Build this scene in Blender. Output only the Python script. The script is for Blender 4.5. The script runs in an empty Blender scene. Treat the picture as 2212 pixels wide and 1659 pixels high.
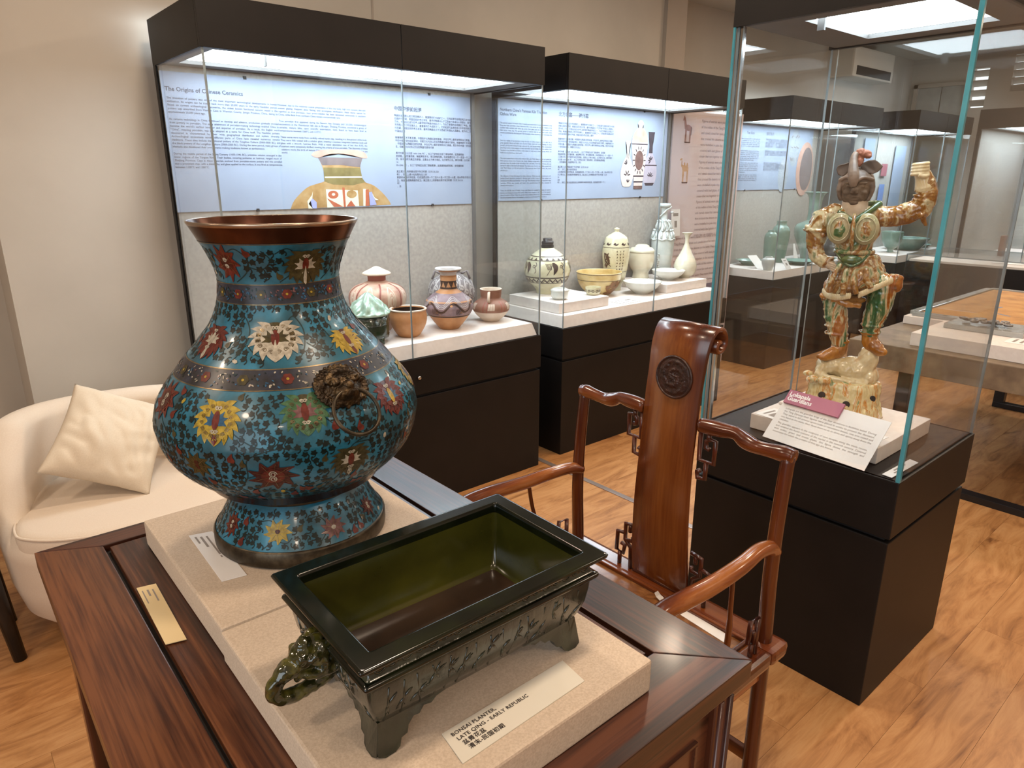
import bpy, bmesh, math, random
from mathutils import Vector, Matrix, noise
PI = math.pi
rnd = random.Random(7)
C = bpy.context.scene.collection
sc = bpy.context.scene

# ------------------------------------------------------------------ camera, world, lights, exposure
def make_camera():
    f, yaw, pitch, roll, h = 1494.66, math.radians(49.507), math.radians(16.770), math.radians(.104), 1.5
    cy, sy, cp, sp = math.cos(yaw), math.sin(yaw), math.cos(pitch), math.sin(pitch)
    fw = Vector((cy*cp, sy*cp, -sp)); r = Vector((sy, -cy, 0)); u = r.cross(fw)
    r2 = math.cos(roll)*r + math.sin(roll)*u; u2 = -math.sin(roll)*r + math.cos(roll)*u
    m = Matrix(((r2.x, u2.x, -fw.x, 0), (r2.y, u2.y, -fw.y, 0), (r2.z, u2.z, -fw.z, h), (0, 0, 0, 1)))
    cd = bpy.data.cameras.new('camera'); cd.sensor_width = 36; cd.lens = f/2212*36; cd.clip_start = .02
    co = bpy.data.objects.new('camera', cd); C.objects.link(co); co.matrix_world = m; sc.camera = co
make_camera()
w = bpy.data.worlds.new('world'); sc.world = w; w.use_nodes = True
w.node_tree.nodes['Background'].inputs[0].default_value = (.75, .85, 1, 1)
w.node_tree.nodes['Background'].inputs[1].default_value = .6
sc.view_settings.view_transform = 'Standard'; sc.view_settings.look = 'None'
sc.view_settings.gamma = 1; sc.view_settings.use_curve_mapping = False
sc.view_settings.exposure = 0.0
cyc = sc.cycles
cyc.transparent_max_bounces = 40; cyc.max_bounces = 10; cyc.diffuse_bounces = 4; cyc.glossy_bounces = 4
cyc.use_denoising = True
cyc.sample_clamp_indirect = 8
def area(name, loc, size, power, col, rot=(0, 0, 0), shape='DISK', size_y=None, spread=None):
    l = bpy.data.lights.new(name, 'AREA'); l.shape = shape; l.size = size; l.energy = power; l.color = col
    if size_y: l.size_y = size_y
    if spread: l.spread = spread
    o = bpy.data.objects.new(name, l); C.objects.link(o); o.location = loc; o.rotation_euler = rot
    return o
WARM = (1, .78, .58)
# the hall's recessed ceiling lamps, on a regular grid
for ix, x in enumerate((-1.2, .9, 3.0, 5.1, 7.2)):
    for iy, y in enumerate((-1.4, .5, 2.0)):
        area('ceiling_lamp', (x, y, 2.755), .22, 17, WARM)
# daylight from the windows behind the photographer
area('window_daylight', (-2.2, -.6, 1.6), 1.6, 38, (.78, .90, 1), (0, math.radians(-90), 0), 'RECTANGLE', 2.2)
LED = 15.0

# ------------------------------------------------------------------ node helpers / materials
def lin(h):
    h = h.lstrip('#'); v = [int(h[i:i+2], 16)/255 for i in (0, 2, 4)]
    return tuple((c/12.92 if c <= .04045 else ((c+.055)/1.055)**2.4) for c in v) + (1,)
MATS = {}
def newmat(name):
    m = bpy.data.materials.new(name); m.use_nodes = True; nt = m.node_tree
    b = nt.nodes['Principled BSDF']; MATS[name] = m
    return m, nt, b
def N(nt, t, **k):
    n = nt.nodes.new(t)
    for a, v in k.items(): setattr(n, a, v)
    return n
def coords(nt, scale=(1, 1, 1), kind='Object', rand=False):
    tc = N(nt, 'ShaderNodeTexCoord'); mp = N(nt, 'ShaderNodeMapping'); mp.inputs['Scale'].default_value = scale
    nt.links.new(tc.outputs[kind], mp.inputs['Vector'])
    if rand:
        oi = N(nt, 'ShaderNodeObjectInfo'); mu = N(nt, 'ShaderNodeVectorMath', operation='SCALE')
        cb = N(nt, 'ShaderNodeCombineXYZ'); 
        nt.links.new(oi.outputs['Random'], cb.inputs[0]); nt.links.new(oi.outputs['Random'], cb.inputs[1]); nt.links.new(oi.outputs['Random'], cb.inputs[2])
        mu.inputs['Scale'].default_value = 37.0; nt.links.new(cb.outputs[0], mu.inputs[0]); nt.links.new(mu.outputs[0], mp.inputs['Location'])
    return mp.outputs[0]
def ramp(nt, fac, cols, pos=None, interp='LINEAR'):
    r = N(nt, 'ShaderNodeValToRGB'); e = r.color_ramp; e.interpolation = interp
    n = len(cols); pos = pos or [i/(n-1) for i in range(n)]
    while len(e.elements) < n: e.elements.new(.5)
    for i in range(n): e.elements[i].position = pos[i]; e.elements[i].color = lin(cols[i]) if isinstance(cols[i], str) else cols[i]
    nt.links.new(fac, r.inputs[0]); return r.outputs[0]
def noisetex(nt, vec, scale=5, detail=4, rough=.55, dist=0):
    n = N(nt, 'ShaderNodeTexNoise'); n.inputs['Scale'].default_value = scale; n.inputs['Detail'].default_value = detail
    n.inputs['Roughness'].default_value = rough; n.inputs['Distortion'].default_value = dist
    nt.links.new(vec, n.inputs['Vector']); return n.outputs[0]
def bump(nt, b, h, strength=.2, dist=.002):
    n = N(nt, 'ShaderNodeBump'); n.inputs['Strength'].default_value = strength; n.inputs['Distance'].default_value = dist
    nt.links.new(h, n.inputs['Height']); nt.links.new(n.outputs[0], b.inputs['Normal'])
def mat(name, c1, c2=None, rough=.5, scale=20, detail=5, bmp=0, bdist=.001, metal=0, coat=0, stretch=(1, 1, 1), spec=.5, pos=None, dist=0, bscale=None, c3=None, rough2=None, rand=False):
    m, nt, b = newmat(name); b.inputs['Roughness'].default_value = rough; b.inputs['Metallic'].default_value = metal
    b.inputs['Coat Weight'].default_value = coat; b.inputs['Coat Roughness'].default_value = .08
    b.inputs['Specular IOR Level'].default_value = spec
    v = coords(nt, stretch, rand=rand); f = noisetex(nt, v, scale, detail, dist=dist)
    cols = [c1, c2 or c1] + ([c3] if c3 else [])
    nt.links.new(ramp(nt, f, cols, pos or ([.35, .65] if not c3 else [.32, .5, .68])), b.inputs['Base Color'])
    if rough2 is not None:
        mr = N(nt, 'ShaderNodeMapRange'); mr.inputs['To Min'].default_value = rough; mr.inputs['To Max'].default_value = rough2
        nt.links.new(f, mr.inputs[0]); nt.links.new(mr.outputs[0], b.inputs['Roughness'])
    if bmp:
        h = noisetex(nt, v, bscale or scale*2, 6); bump(nt, b, h, bmp, bdist)
    return m
def wood(name, cols, axis=0, rough=.3, scale=1.0, coat=.3, bmp=.06, rand=False, pos=None, ring=6, fine=.3):
    m, nt, b = newmat(name); b.inputs['Roughness'].default_value = rough; b.inputs['Coat Weight'].default_value = coat
    b.inputs['Coat Roughness'].default_value = .12
    st = [14*scale]*3; st[axis] = 1.1*scale
    v = coords(nt, tuple(st), rand=rand)
    n1 = noisetex(nt, v, 1.2, 3, .5, .6)
    wv = N(nt, 'ShaderNodeTexWave'); wv.wave_type = 'BANDS'; wv.bands_direction = 'XYZ'[(axis+1) % 3]
    wv.inputs['Scale'].default_value = ring*.05; wv.inputs['Distortion'].default_value = 9; wv.inputs['Detail'].default_value = 4; wv.inputs['Detail Scale'].default_value = .7
    nt.links.new(v, wv.inputs['Vector'])
    st2 = [160*scale]*3; st2[axis] = 5*scale
    v2 = coords(nt, tuple(st2), rand=rand); n2 = noisetex(nt, v2, 1.0, 3, .6)
    ma = N(nt, 'ShaderNodeMix'); ma.data_type = 'FLOAT'; ma.inputs[0].default_value = .45
    nt.links.new(n1, ma.inputs[2]); nt.links.new(wv.outputs['Fac'], ma.inputs[3])
    mb = N(nt, 'ShaderNodeMix'); mb.data_type = 'FLOAT'; mb.inputs[0].default_value = fine
    nt.links.new(ma.outputs[0], mb.inputs[2]); nt.links.new(n2, mb.inputs[3])
    nt.links.new(ramp(nt, mb.outputs[0], cols, pos or [.25+.5*i/(len(cols)-1) for i in range(len(cols))]), b.inputs['Base Color'])
    bump(nt, b, n2, bmp, .001)
    return m

mat('wall_paint', '#bcb7ae', '#b6b1a8', .85, 3, bmp=.05)
mat('pilaster_paint', '#a79f96', '#a29a90', .85, 3)
mat('ceiling_paint', '#cfccc4', '#cac7bf', .9, 3)
def floorwood():
    m, nt, b = newmat('floor_wood'); b.inputs['Roughness'].default_value = .42; b.inputs['Coat Weight'].default_value = .12; b.inputs['Coat Roughness'].default_value = .2
    v = coords(nt, (1.0, 4.2, 4), rand=True); n1 = noisetex(nt, v, 3.0, 6, .65, 1.4)
    v2 = coords(nt, (3, 60, 60), rand=True); n2 = noisetex(nt, v2, 1, 3, .6)
    mx = N(nt, 'ShaderNodeMix'); mx.data_type = 'FLOAT'; mx.inputs[0].default_value = .18; nt.links.new(n1, mx.inputs[2]); nt.links.new(n2, mx.inputs[3])
    nt.links.new(ramp(nt, mx.outputs[0], ['#6e4424', '#9a693c', '#b07d4c', '#bd8c5a', '#a87544'], [.3, .4, .5, .6, .72]), b.inputs['Base Color'])
    bump(nt, b, n2, .05, .001)
floorwood()
mat('black_laminate', '#100e0e', '#151212', .5, 8, spec=.3)
mat('case_fabric', '#9a958f', '#a8a39c', .9, 60, bmp=.15)
mat('deck_white', '#d9cfc8', '#e0d7d0', .7, 50, bmp=.06)
mat('slab_fabric', '#bba995', '#cdbca8', .9, 320, 8, bmp=.35, bdist=.0008, bscale=500)
mat('soffit_grey', '#5a5856', '#646260', .6, 5)
wood('table_wood', ['#1a0b07', '#3c1e12', '#54301d', '#6b4127'], 1, .34, 1.0, .15, .12, fine=.5, pos=[.36, .46, .54, .63])
wood('table_wood_cross', ['#170a07', '#2f170f', '#462518', '#593322'], 0, .32, 1.0, .18, .1, fine=.5, pos=[.36, .46, .54, .63])
wood('table_wood_upright', ['#1a0a06', '#33170d', '#4a2415', '#5a3020'], 2, .3, 1.0, .35, .1)
wood('chair_wood', ['#35160a', '#512410', '#673414', '#804a20'], 2, .25, .9, .35, .05)
wood('chair_wood_rail', ['#3d1a0c', '#5f2c13', '#7a421c', '#925a2c'], 1, .24, .9, .4, .05)
wood('chair_wood_arm', ['#3d1a0c', '#642f14', '#86491e', '#a2683a'], 0, .22, .9, .45, .05)
mat('chair_fret', '#3a170c', '#542313', .3, 30, coat=.4)
mat('medallion_wood', '#23100b', '#3a1c12', .35, 60, bmp=.9, bdist=.003, bscale=110, coat=.3)
mat('seat_burl', '#6d4322', '#94643a', .3, 22, 6, dist=2, coat=.3)
mat('paper', '#d9d4c6', '#d4cfc0', .7, 6)
mat('paper_cream', '#dcc79a', '#d8c294', .7, 6)
mat('paper_white', '#e8e6e4', '#e4e2e0', .75, 6)
mat('ink', '#2c2524', '#332b2a', .8)
mat('ink_grey', '#8d857f', '#968e88', .8)
mat('panel_print', '#8d99ae', '#95a1b5', .6, 3)
mat('panel_ink', '#4b4f5e', '#545866', .8)
mat('banner_print', '#cdbfc2', '#d3c6c9', .7, 2)
mat('banner_ink', '#8d7677', '#957e7f', .8)
mat('banner_title', '#6d6478', '#756c80', .8)
mat('pink_card', '#a8657a', '#ae6b80', .6, 5)
mat('white_ink', '#f2ecec', '#efe9e9', .7)
mat('chrome', '#c8c8c8', '#d0d0d0', .15, metal=1)
mat('brass', '#7a5c28', '#a07c3c', .25, 30, metal=1)
mat('sofa_fabric', '#d3c4b2', '#d8cab9', .9, 300, bmp=.12)
mat('cushion_fabric', '#cdbea8', '#d4c6b1', .95, 300, bmp=.2)
mat('black_metal', '#141416', '#1c1c1f', .35, 12)
mat('steel_strip', '#b8aaa4', '#c4b8b2', .3, 8, metal=.7)
mat('glass_edge', '#3d8a9c', '#529fb2', .12, 14, coat=.5, stretch=(1, 1, .4))
mat('glass_edge_dim', '#7d8a90', '#8b989d', .15, 14)
mat('glaze_green', '#070b06', '#0d1209', .14, 14, 5, coat=.25, c3='#181e0c', spec=.4)
mat('glaze_green_inner', '#2c2d0c', '#363711', .18, 9, 5, coat=.3, c3='#404012')
mat('glaze_green_relief', '#141810', '#23271b', .2, 40, 6, coat=.5, c3='#34382a', stretch=(1, 1, .35), bmp=.5, bdist=.004, bscale=45)
mat('planter_floor', '#221712', '#33241b', .3, 12, 5, coat=.4)
mat('copper', '#2e170d', '#452516', .26, 10, metal=.75, c3='#5f3822')
mat('rim_metal', '#9a8878', '#b0a090', .25, 20, metal=.9)
mat('bronze_dark', '#2a241c', '#41392d', .38, 40, 6, metal=.75, c3='#5a5142')
mat('mask_bronze', '#1e170f', '#382b1b', .34, 60, 6, metal=.7, c3='#5f4d33', bmp=.5, bdist=.002, bscale=180)
mat('enamel_turquoise', '#174350', '#1f5c70', .32, 16, 6, coat=.2, c3='#2b7896', dist=.5)
mat('enamel_band', '#171719', '#20222c', .35, 60, 5, c3='#262c3c')
for n_, a_, b_ in (('leaf', '#05110f', '#0b1e1b'), ('vine', '#0c2529', '#12302f'), ('red', '#4a1610', '#66261b'), ('darkred', '#330f0d', '#4c1a14'), ('white', '#8f8878', '#b4ac9b'),
                   ('yellow', '#86701f', '#ad9535'), ('olive', '#2d2813', '#443c1e'), ('green', '#2f4f2c', '#46694a'), ('mauve', '#5a3a3a', '#775353'), ('blue', '#1d4460', '#2a5a7c')):
    mat('enamel_'+n_, a_, b_, .4, 120, 4, coat=.08, spec=.35)
mat('enamel_wire', '#5d4f38', '#8a795a', .3, 60, metal=.7)
mat('clay_pink', '#a57b6c', '#bf9a88', .7, 18, 6, c3='#c7ab98', bmp=.2)
mat('clay_red', '#84463c', '#96554a', .7, 18)
mat('clay_cream', '#cbb9a6', '#d8c9b8', .75, 25)
mat('clay_tan', '#b07f54', '#c4946a', .6, 14, 6, c3='#cf9f74')
mat('clay_brown', '#7b5544', '#8e6656', .6, 20, 5)
mat('clay_mauve', '#6b5a5c', '#85727a', .6, 16, 5, c3='#9b8a90')
mat('clay_dark', '#33221c', '#41302a', .6, 20)
mat('clay_white', '#a9a5a4', '#c6c2c0', .7, 18, 6)
mat('clay_grey', '#6c6668', '#7a7476', .7, 18)
mat('clay_orange', '#a87448', '#b98355', .5, 16, 5, c3='#c29166')
mat('bowl_inside', '#241a16', '#3d2a20', .5, 16)
mat('glaze_celadon', '#7f9a88', '#92ac9a', .2, 30, coat=.5, c3='#a8bfae')
mat('glaze_dark_green', '#101d10', '#1c2c18', .2, 26, 6, coat=.6, bmp=.4, bdist=.003, bscale=60)
mat('glaze_cream', '#c6bf9c', '#d3cdb0', .25, 14, coat=.4)
mat('glaze_ivory', '#cbc5ae', '#d8d3c0', .25, 14, coat=.4)
mat('glaze_white', '#cfcfc6', '#dadad2', .18, 14, coat=.5)
mat('glaze_paleblue', '#b9c0bd', '#c8cecb', .2, 14, coat=.5, bmp=.15)
mat('glaze_yellow', '#b99a5c', '#cdb57c', .25, 10, 6, coat=.4, c3='#d6c494')
mat('slip_brown', '#3b2c28', '#4c3a34', .4, 30)
mat('slip_dark', '#221a1a', '#302624', .4, 30)
mat('glaze_seagreen', '#6f8a80', '#849f94', .2, 10, coat=.5)
mat('burnt_glaze', '#6a4a2c', '#8a6038', .5, 60, 6, c3='#4d3a30', bmp=.5)
mat('map_paper', '#9a6d35', '#b4813f', .7, 9, 6, c3='#be9250')
mat('map_paper_pale', '#b99a5e', '#c8aa70', .7, 9, 6)
mat('concrete_brown', '#5c4c3c', '#75634f', .55, 9, 6, c3='#8a785f')
mat('pewter', '#6a6866', '#8d8a88', .3, 50, metal=.8)
mat('acrylic', '#9a9b98', '#a5a6a3', .1, 9, coat=.5)
mat('door_paint', '#a3957f', '#a99b85', .6, 4)
mat('grey_plastic', '#8e8e8c', '#989896', .5, 4)
mat('dark_slot', '#1d1d1f', '#252527', .6)
mat('red_board', '#8d4a52', '#95525a', .7)
mat('blue_board', '#5c78b0', '#6682b8', .7)

def sancai(name, cols, zs=.25, scale=22, rough=.16, pos=None):
    m, nt, b = newmat(name); b.inputs['Roughness'].default_value = rough; b.inputs['Coat Weight'].default_value = .6; b.inputs['Coat Roughness'].default_value = .08
    v = coords(nt, (1, 1, zs)); f = noisetex(nt, v, scale, 5, .6, 1.2)
    nt.links.new(ramp(nt, f, cols, pos), b.inputs['Base Color'])
    v2 = coords(nt, (1, 1, .6)); bump(nt, b, noisetex(nt, v2, 60, 4, .5, 1.5), .35, .004)
    return m
sancai('sancai_armour', ['#2f5a34', '#4c6a3c', '#b0a27c', '#94662a', '#754a1e', '#bdb08a', '#6f5a24'], .8, 19, pos=[.3, .4, .47, .53, .6, .68, .75])
sancai('sancai_legs', ['#244d30', '#3c6a42', '#c5b894', '#a1631c', '#8a4a12', '#5a5a22'], .22, 30, pos=[.32, .42, .5, .56, .64, .72])
sancai('sancai_sleeve', ['#3c6242', '#b9ac88', '#c2b48e', '#94662a', '#7a4c1c', '#9c7030', '#4c6a3c'], .8, 16, pos=[.30, .38, .44, .49, .55, .64, .74])
sancai('sancai_amber', ['#84501c', '#a96e26', '#bd863c'], .6, 20, pos=[.35, .5, .65])
sancai('sancai_rock', ['#b98a3c', '#d0bd8a', '#d8c99c', '#c27c26', '#cdbb8c', '#54703f', '#d3c294'], .16, 34, pos=[.3, .4, .5, .57, .62, .68, .74])
sancai('sancai_cream', ['#c9b488', '#d6c8a4', '#b9854a'], .5, 14, pos=[.35, .55, .75])
sancai('sancai_green', ['#4d5a22', '#35573a', '#7c8a60'], .6, 26, pos=[.35, .55, .75])
sancai('sancai_plate', ['#b3a582', '#9b9a74', '#c2b694'], .8, 18, pos=[.35, .55, .75])
mat('unglazed_face', '#3f3228', '#5c4a3b', .8, 26, 6, c3='#7d6a56', bmp=.5, bdist=.006, bscale=60)
mat('unglazed_helmet', '#4a3c33', '#6e5d50', .5, 16, 6, c3='#8f7c6e', bmp=.2)
mat('unglazed_wing', '#3a2d27', '#4d3e35', .6, 16, 6, c3='#66554a')
mat('unglazed_neck', '#a8937c', '#c0ac94', .7, 26, 5)
mat('unglazed_pink', '#8c5744', '#a56c54', .6, 26, 5)

def glassmat(name, tint):
    m = bpy.data.materials.new(name); m.use_nodes = True; nt = m.node_tree; MATS[name] = m
    for n in list(nt.nodes):
        if n.type == 'BSDF_PRINCIPLED': nt.nodes.remove(n)
    out = nt.nodes['Material Output']
    tr = N(nt, 'ShaderNodeBsdfTransparent'); tr.inputs[0].default_value = tint
    gl = N(nt, 'ShaderNodeBsdfGlossy'); gl.inputs['Roughness'].default_value = 0.0
    ge = N(nt, 'ShaderNodeNewGeometry'); dp = N(nt, 'ShaderNodeVectorMath', operation='DOT_PRODUCT')
    nt.links.new(ge.outputs['Incoming'], dp.inputs[0]); nt.links.new(ge.outputs['Normal'], dp.inputs[1])
    ab = N(nt, 'ShaderNodeMath', operation='ABSOLUTE'); nt.links.new(dp.outputs['Value'], ab.inputs[0])
    om = N(nt, 'ShaderNodeMath', operation='SUBTRACT'); om.inputs[0].default_value = 1; nt.links.new(ab.outputs[0], om.inputs[1])
    pw = N(nt, 'ShaderNodeMath', operation='POWER'); pw.inputs[1].default_value = 5; nt.links.new(om.outputs[0], pw.inputs[0])
    ml = N(nt, 'ShaderNodeMath', operation='MULTIPLY_ADD'); ml.inputs[1].default_value = .9; ml.inputs[2].default_value = .045; nt.links.new(pw.outputs[0], ml.inputs[0])
    mx = N(nt, 'ShaderNodeMixShader'); nt.links.new(ml.outputs[0], mx.inputs[0]); nt.links.new(tr.outputs[0], mx.inputs[1]); nt.links.new(gl.outputs[0], mx.inputs[2])
    nt.links.new(mx.outputs[0], out.inputs[0])
    return m
glassmat('glass', (.975, .985, .985, 1))
def emit(name, col, s):
    m = bpy.data.materials.new(name); m.use_nodes = True; nt = m.node_tree; MATS[name] = m
    b = nt.nodes['Principled BSDF']; b.inputs['Base Color'].default_value = (.8, .8, .8, 1)
    b.inputs['Emission Color'].default_value = col; b.inputs['Emission Strength'].default_value = s
    return m
emit('led_panel', (.80, .92, 1, 1), LED)
emit('daylight_pane', (.9, .96, 1, 1), 1.6)

# ------------------------------------------------------------------ object helpers
def tag(o, label=None, cat=None, group=None, kind=None):
    if label: o['label'] = label
    if cat: o['category'] = cat
    if group: o['group'] = group
    if kind: o['kind'] = kind
    return o
def empty(name, loc=(0, 0, 0), rz=0, label=None, cat=None, group=None, kind=None):
    o = bpy.data.objects.new(name, None); C.objects.link(o); o.location = loc; o.rotation_euler = (0, 0, rz)
    o.empty_display_size = .05
    return tag(o, label, cat, group, kind)
def link(name, me, parent=None):
    o = bpy.data.objects.new(name, me); C.objects.link(o)
    if parent: o.parent = parent
    return o
TMP = bpy.data.scenes.new('workbench')          # a small side scene, so that evaluating one shape does not re-evaluate the whole hall
def evaluated_mesh(o):
    TMP.collection.objects.link(o); vl = TMP.view_layers[0]; vl.update(); dg = vl.depsgraph; dg.update()
    me = bpy.data.meshes.new_from_object(o.evaluated_get(dg)); TMP.collection.objects.unlink(o); return me
class MB:
    """collects geometry for one mesh; M is a transform applied to everything added"""
    def __init__(s, M=None): s.v = []; s.f = []; s.sm = []; s.mi = []; s.M = M
    def add(s, vs, fs, smooth=False, mi=0, M=None):
        o = len(s.v)
        for p in vs:
            p = Vector(p)
            if M is not None: p = M @ p
            if s.M is not None: p = s.M @ p
            s.v.append(p)
        for f in fs: s.f.append([i+o for i in f]); s.sm.append(smooth); s.mi.append(mi)
        return s
    def box(s, a, b, mi=0, bev=0, M=None):
        x0, y0, z0 = a; x1, y1, z1 = b
        if x0 > x1: x0, x1 = x1, x0
        if y0 > y1: y0, y1 = y1, y0
        if z0 > z1: z0, z1 = z1, z0
        if bev <= 0:
            vs = [(x0, y0, z0), (x1, y0, z0), (x1, y1, z0), (x0, y1, z0), (x0, y0, z1), (x1, y0, z1), (x1, y1, z1), (x0, y1, z1)]
            return s.add(vs, [(0, 3, 2, 1), (4, 5, 6, 7), (0, 1, 5, 4), (1, 2, 6, 5), (2, 3, 7, 6), (3, 0, 4, 7)], False, mi, M)
        bm = bmesh.new(); bmesh.ops.create_cube(bm, size=1)
        for v in bm.verts: v.co = Vector(((x0+x1)/2+v.co.x*(x1-x0), (y0+y1)/2+v.co.y*(y1-y0), (z0+z1)/2+v.co.z*(z1-z0)))
        bmesh.ops.bevel(bm, geom=bm.edges[:], offset=bev, segments=2, affect='EDGES', profile=.6)
        s.addbm(bm, False, mi, M); bm.free(); return s
    def addbm(s, bm, smooth=True, mi=0, M=None):
        bm.verts.ensure_lookup_table(); bm.verts.index_update()
        return s.add([v.co.copy() for v in bm.verts], [[v.index for v in f.verts] for f in bm.faces], smooth, mi, M)
    def prism(s, poly, z0, z1, smooth=False, mi=0, M=None):
        n = len(poly)
        vs = [(p[0], p[1], z0) for p in poly] + [(p[0], p[1], z1) for p in poly]
        fs = [tuple(reversed(range(n))), tuple(range(n, 2*n))] + [(i, (i+1) % n, n+(i+1) % n, n+i) for i in range(n)]
        return s.add(vs, fs, smooth, mi, M)
    def lathe(s, prof, n=48, c=(0, 0, 0), mi=0, M=None, smooth=True, caps=False, fn=None):
        vs = []; fs = []; m = len(prof)
        for i in range(n):
            a = 2*PI*i/n
            for (r, z) in prof:
                rr = r if fn is None else fn(r, z, a)
                vs.append((c[0]+rr*math.cos(a), c[1]+rr*math.sin(a), c[2]+z))
        for i in range(n):
            j = (i+1) % n
            for k in range(m-1):
                if prof[k][0] < 1e-6 and prof[k+1][0] < 1e-6: continue
                fs.append((i*m+k, j*m+k, j*m+k+1, i*m+k+1))
        if caps:
            fs.append(tuple(reversed([i*m for i in range(n)]))); fs.append(tuple(i*m+m-1 for i in range(n)))
        return s.add(vs, fs, smooth, mi, M)
    def tube(s, pts, r, n=10, closed=False, mi=0, M=None, cap=True, flat=None):
        pts = [Vector(p) for p in pts]; k = len(pts)
        rs = r if isinstance(r, (list, tuple)) else [r]*k
        vs = []; fs = []; up = None
        for i in range(k):
            a = pts[(i-1) % k] if (closed or i > 0) else pts[i]; b = pts[(i+1) % k] if (closed or i < k-1) else pts[i]
            t = (b-a).normalized() if (b-a).length > 1e-9 else Vector((0, 0, 1))
            if up is None: up = Vector((0, 0, 1)) if abs(t.z) < .9 else Vector((1, 0, 0))
            x = t.cross(up)
            if x.length < 1e-5: x = t.cross(Vector((0, 1, 0)))
            x.normalize(); y = x.cross(t).normalized(); up = y
            for j in range(n):
                an = 2*PI*j/n; e = rs[i]
                vs.append(pts[i] + x*math.cos(an)*e + y*math.sin(an)*e*(flat or 1))
        for i in range(k if closed else k-1):
            i2 = (i+1) % k
            for j in range(n): fs.append((i*n+j, i2*n+j, i2*n+(j+1) % n, i*n+(j+1) % n))
        if cap and not closed: fs.append(tuple(range(n))); fs.append(tuple(reversed(range((k-1)*n, k*n))))
        return s.add(vs, fs, True, mi, M)
    def ball(s, c, r, seg=16, ring=10, mi=0, M=None, R=None):
        r = (r, r, r) if isinstance(r, (int, float)) else r
        vs = []; fs = []
        for i in range(ring+1):
            ph = PI*i/ring
            for j in range(seg):
                th = 2*PI*j/seg
                p = Vector((r[0]*math.sin(ph)*math.cos(th), r[1]*math.sin(ph)*math.sin(th), r[2]*math.cos(ph)))
                if R is not None: p = R @ p
                vs.append(p + Vector(c))
        for i in range(ring):
            for j in range(seg):
                fs.append((i*seg+j, (i+1)*seg+j, (i+1)*seg+(j+1) % seg, i*seg+(j+1) % seg))
        return s.add(vs, fs, True, mi, M)
    def build(s, name, mats, parent=None, fix=True):
        me = bpy.data.meshes.new(name); me.from_pydata([tuple(v) for v in s.v], [], s.f)
        me.polygons.foreach_set('use_smooth', s.sm); me.polygons.foreach_set('material_index', s.mi)
        for m in ([mats] if isinstance(mats, str) else mats): me.materials.append(MATS[m])
        if fix:
            bm = bmesh.new(); bm.from_mesh(me); bmesh.ops.remove_doubles(bm, verts=bm.verts, dist=1e-6)
            bmesh.ops.recalc_face_normals(bm, faces=bm.faces); bm.to_mesh(me); bm.free()
        me.update(); return link(name, me, parent)
def bezier(pts, n=8):
    """Catmull-Rom through the points (any dimension)"""
    out = []; k = len(pts)
    for i in range(k-1):
        p0 = pts[max(i-1, 0)]; p1 = pts[i]; p2 = pts[i+1]; p3 = pts[min(i+2, k-1)]
        for j in range(n):
            t = j/n
            out.append(tuple(.5*((2*b)+(-a+c)*t+(2*a-5*b+4*c-d)*t*t+(-a+3*b-3*c+d)*t**3) for a, b, c, d in zip(p0, p1, p2, p3)))
    out.append(tuple(pts[-1])); return out
def sculpt(name, mb, material, parent, voxel=.003, smooth=6, disp=None):
    """one continuous surface: voxel remesh of overlapping forms, then smoothed"""
    o = mb.build(name, material, None, fix=False); C.objects.unlink(o)
    m = o.modifiers.new('r', 'REMESH'); m.mode = 'VOXEL'; m.voxel_size = voxel; m.use_smooth_shade = True
    m2 = o.modifiers.new('s', 'SMOOTH'); m2.iterations = smooth; m2.factor = .6
    me = evaluated_mesh(o); me.polygons.foreach_set('use_smooth', [True]*len(me.polygons))
    if disp:
        k = len(me.vertices); co = [0.0]*(3*k); no = [0.0]*(3*k)
        me.vertices.foreach_get('co', co); me.vertices.foreach_get('normal', no)
        for i in range(0, 3*k, 3): co[i:i+3] = disp(Vector(co[i:i+3]), Vector(no[i:i+3]))
        me.vertices.foreach_set('co', co); me.update()
    old = o.data; bpy.data.objects.remove(o); bpy.data.meshes.remove(old); me.name = name
    return link(name, me, parent)
def text(name, body, size, M, material, parent, width=0, align='LEFT', bold=0, spacing=1.0, line=1.0, height=.0004):
    cu = bpy.data.curves.new(name, 'FONT'); cu.body = body; cu.size = size; cu.align_x = align; cu.resolution_u = 2
    cu.offset = bold; cu.space_character = spacing; cu.space_line = line
    if width: cu.text_boxes[0].width = width
    o = bpy.data.objects.new(name, cu); me = evaluated_mesh(o)
    bpy.data.objects.remove(o); bpy.data.curves.remove(cu)
    me.materials.clear(); me.materials.append(MATS[material]); me.name = name
    me.transform(M @ Matrix.Translation((0, 0, height)))
    return link(name, me, parent)
def frame(origin, ex, ey):
    ex = Vector(ex).normalized(); ey = Vector(ey); ey = (ey - ex*ey.dot(ex)).normalized(); ez = ex.cross(ey)
    return Matrix(((ex.x, ey.x, ez.x, origin[0]), (ex.y, ey.y, ez.y, origin[1]), (ex.z, ey.z, ez.z, origin[2]), (0, 0, 0, 1)))
def struct(name, mb, m, parent=None):
    o = mb.build(name, m, parent)
    if parent is None: o['kind'] = 'structure'
    return o

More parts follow.
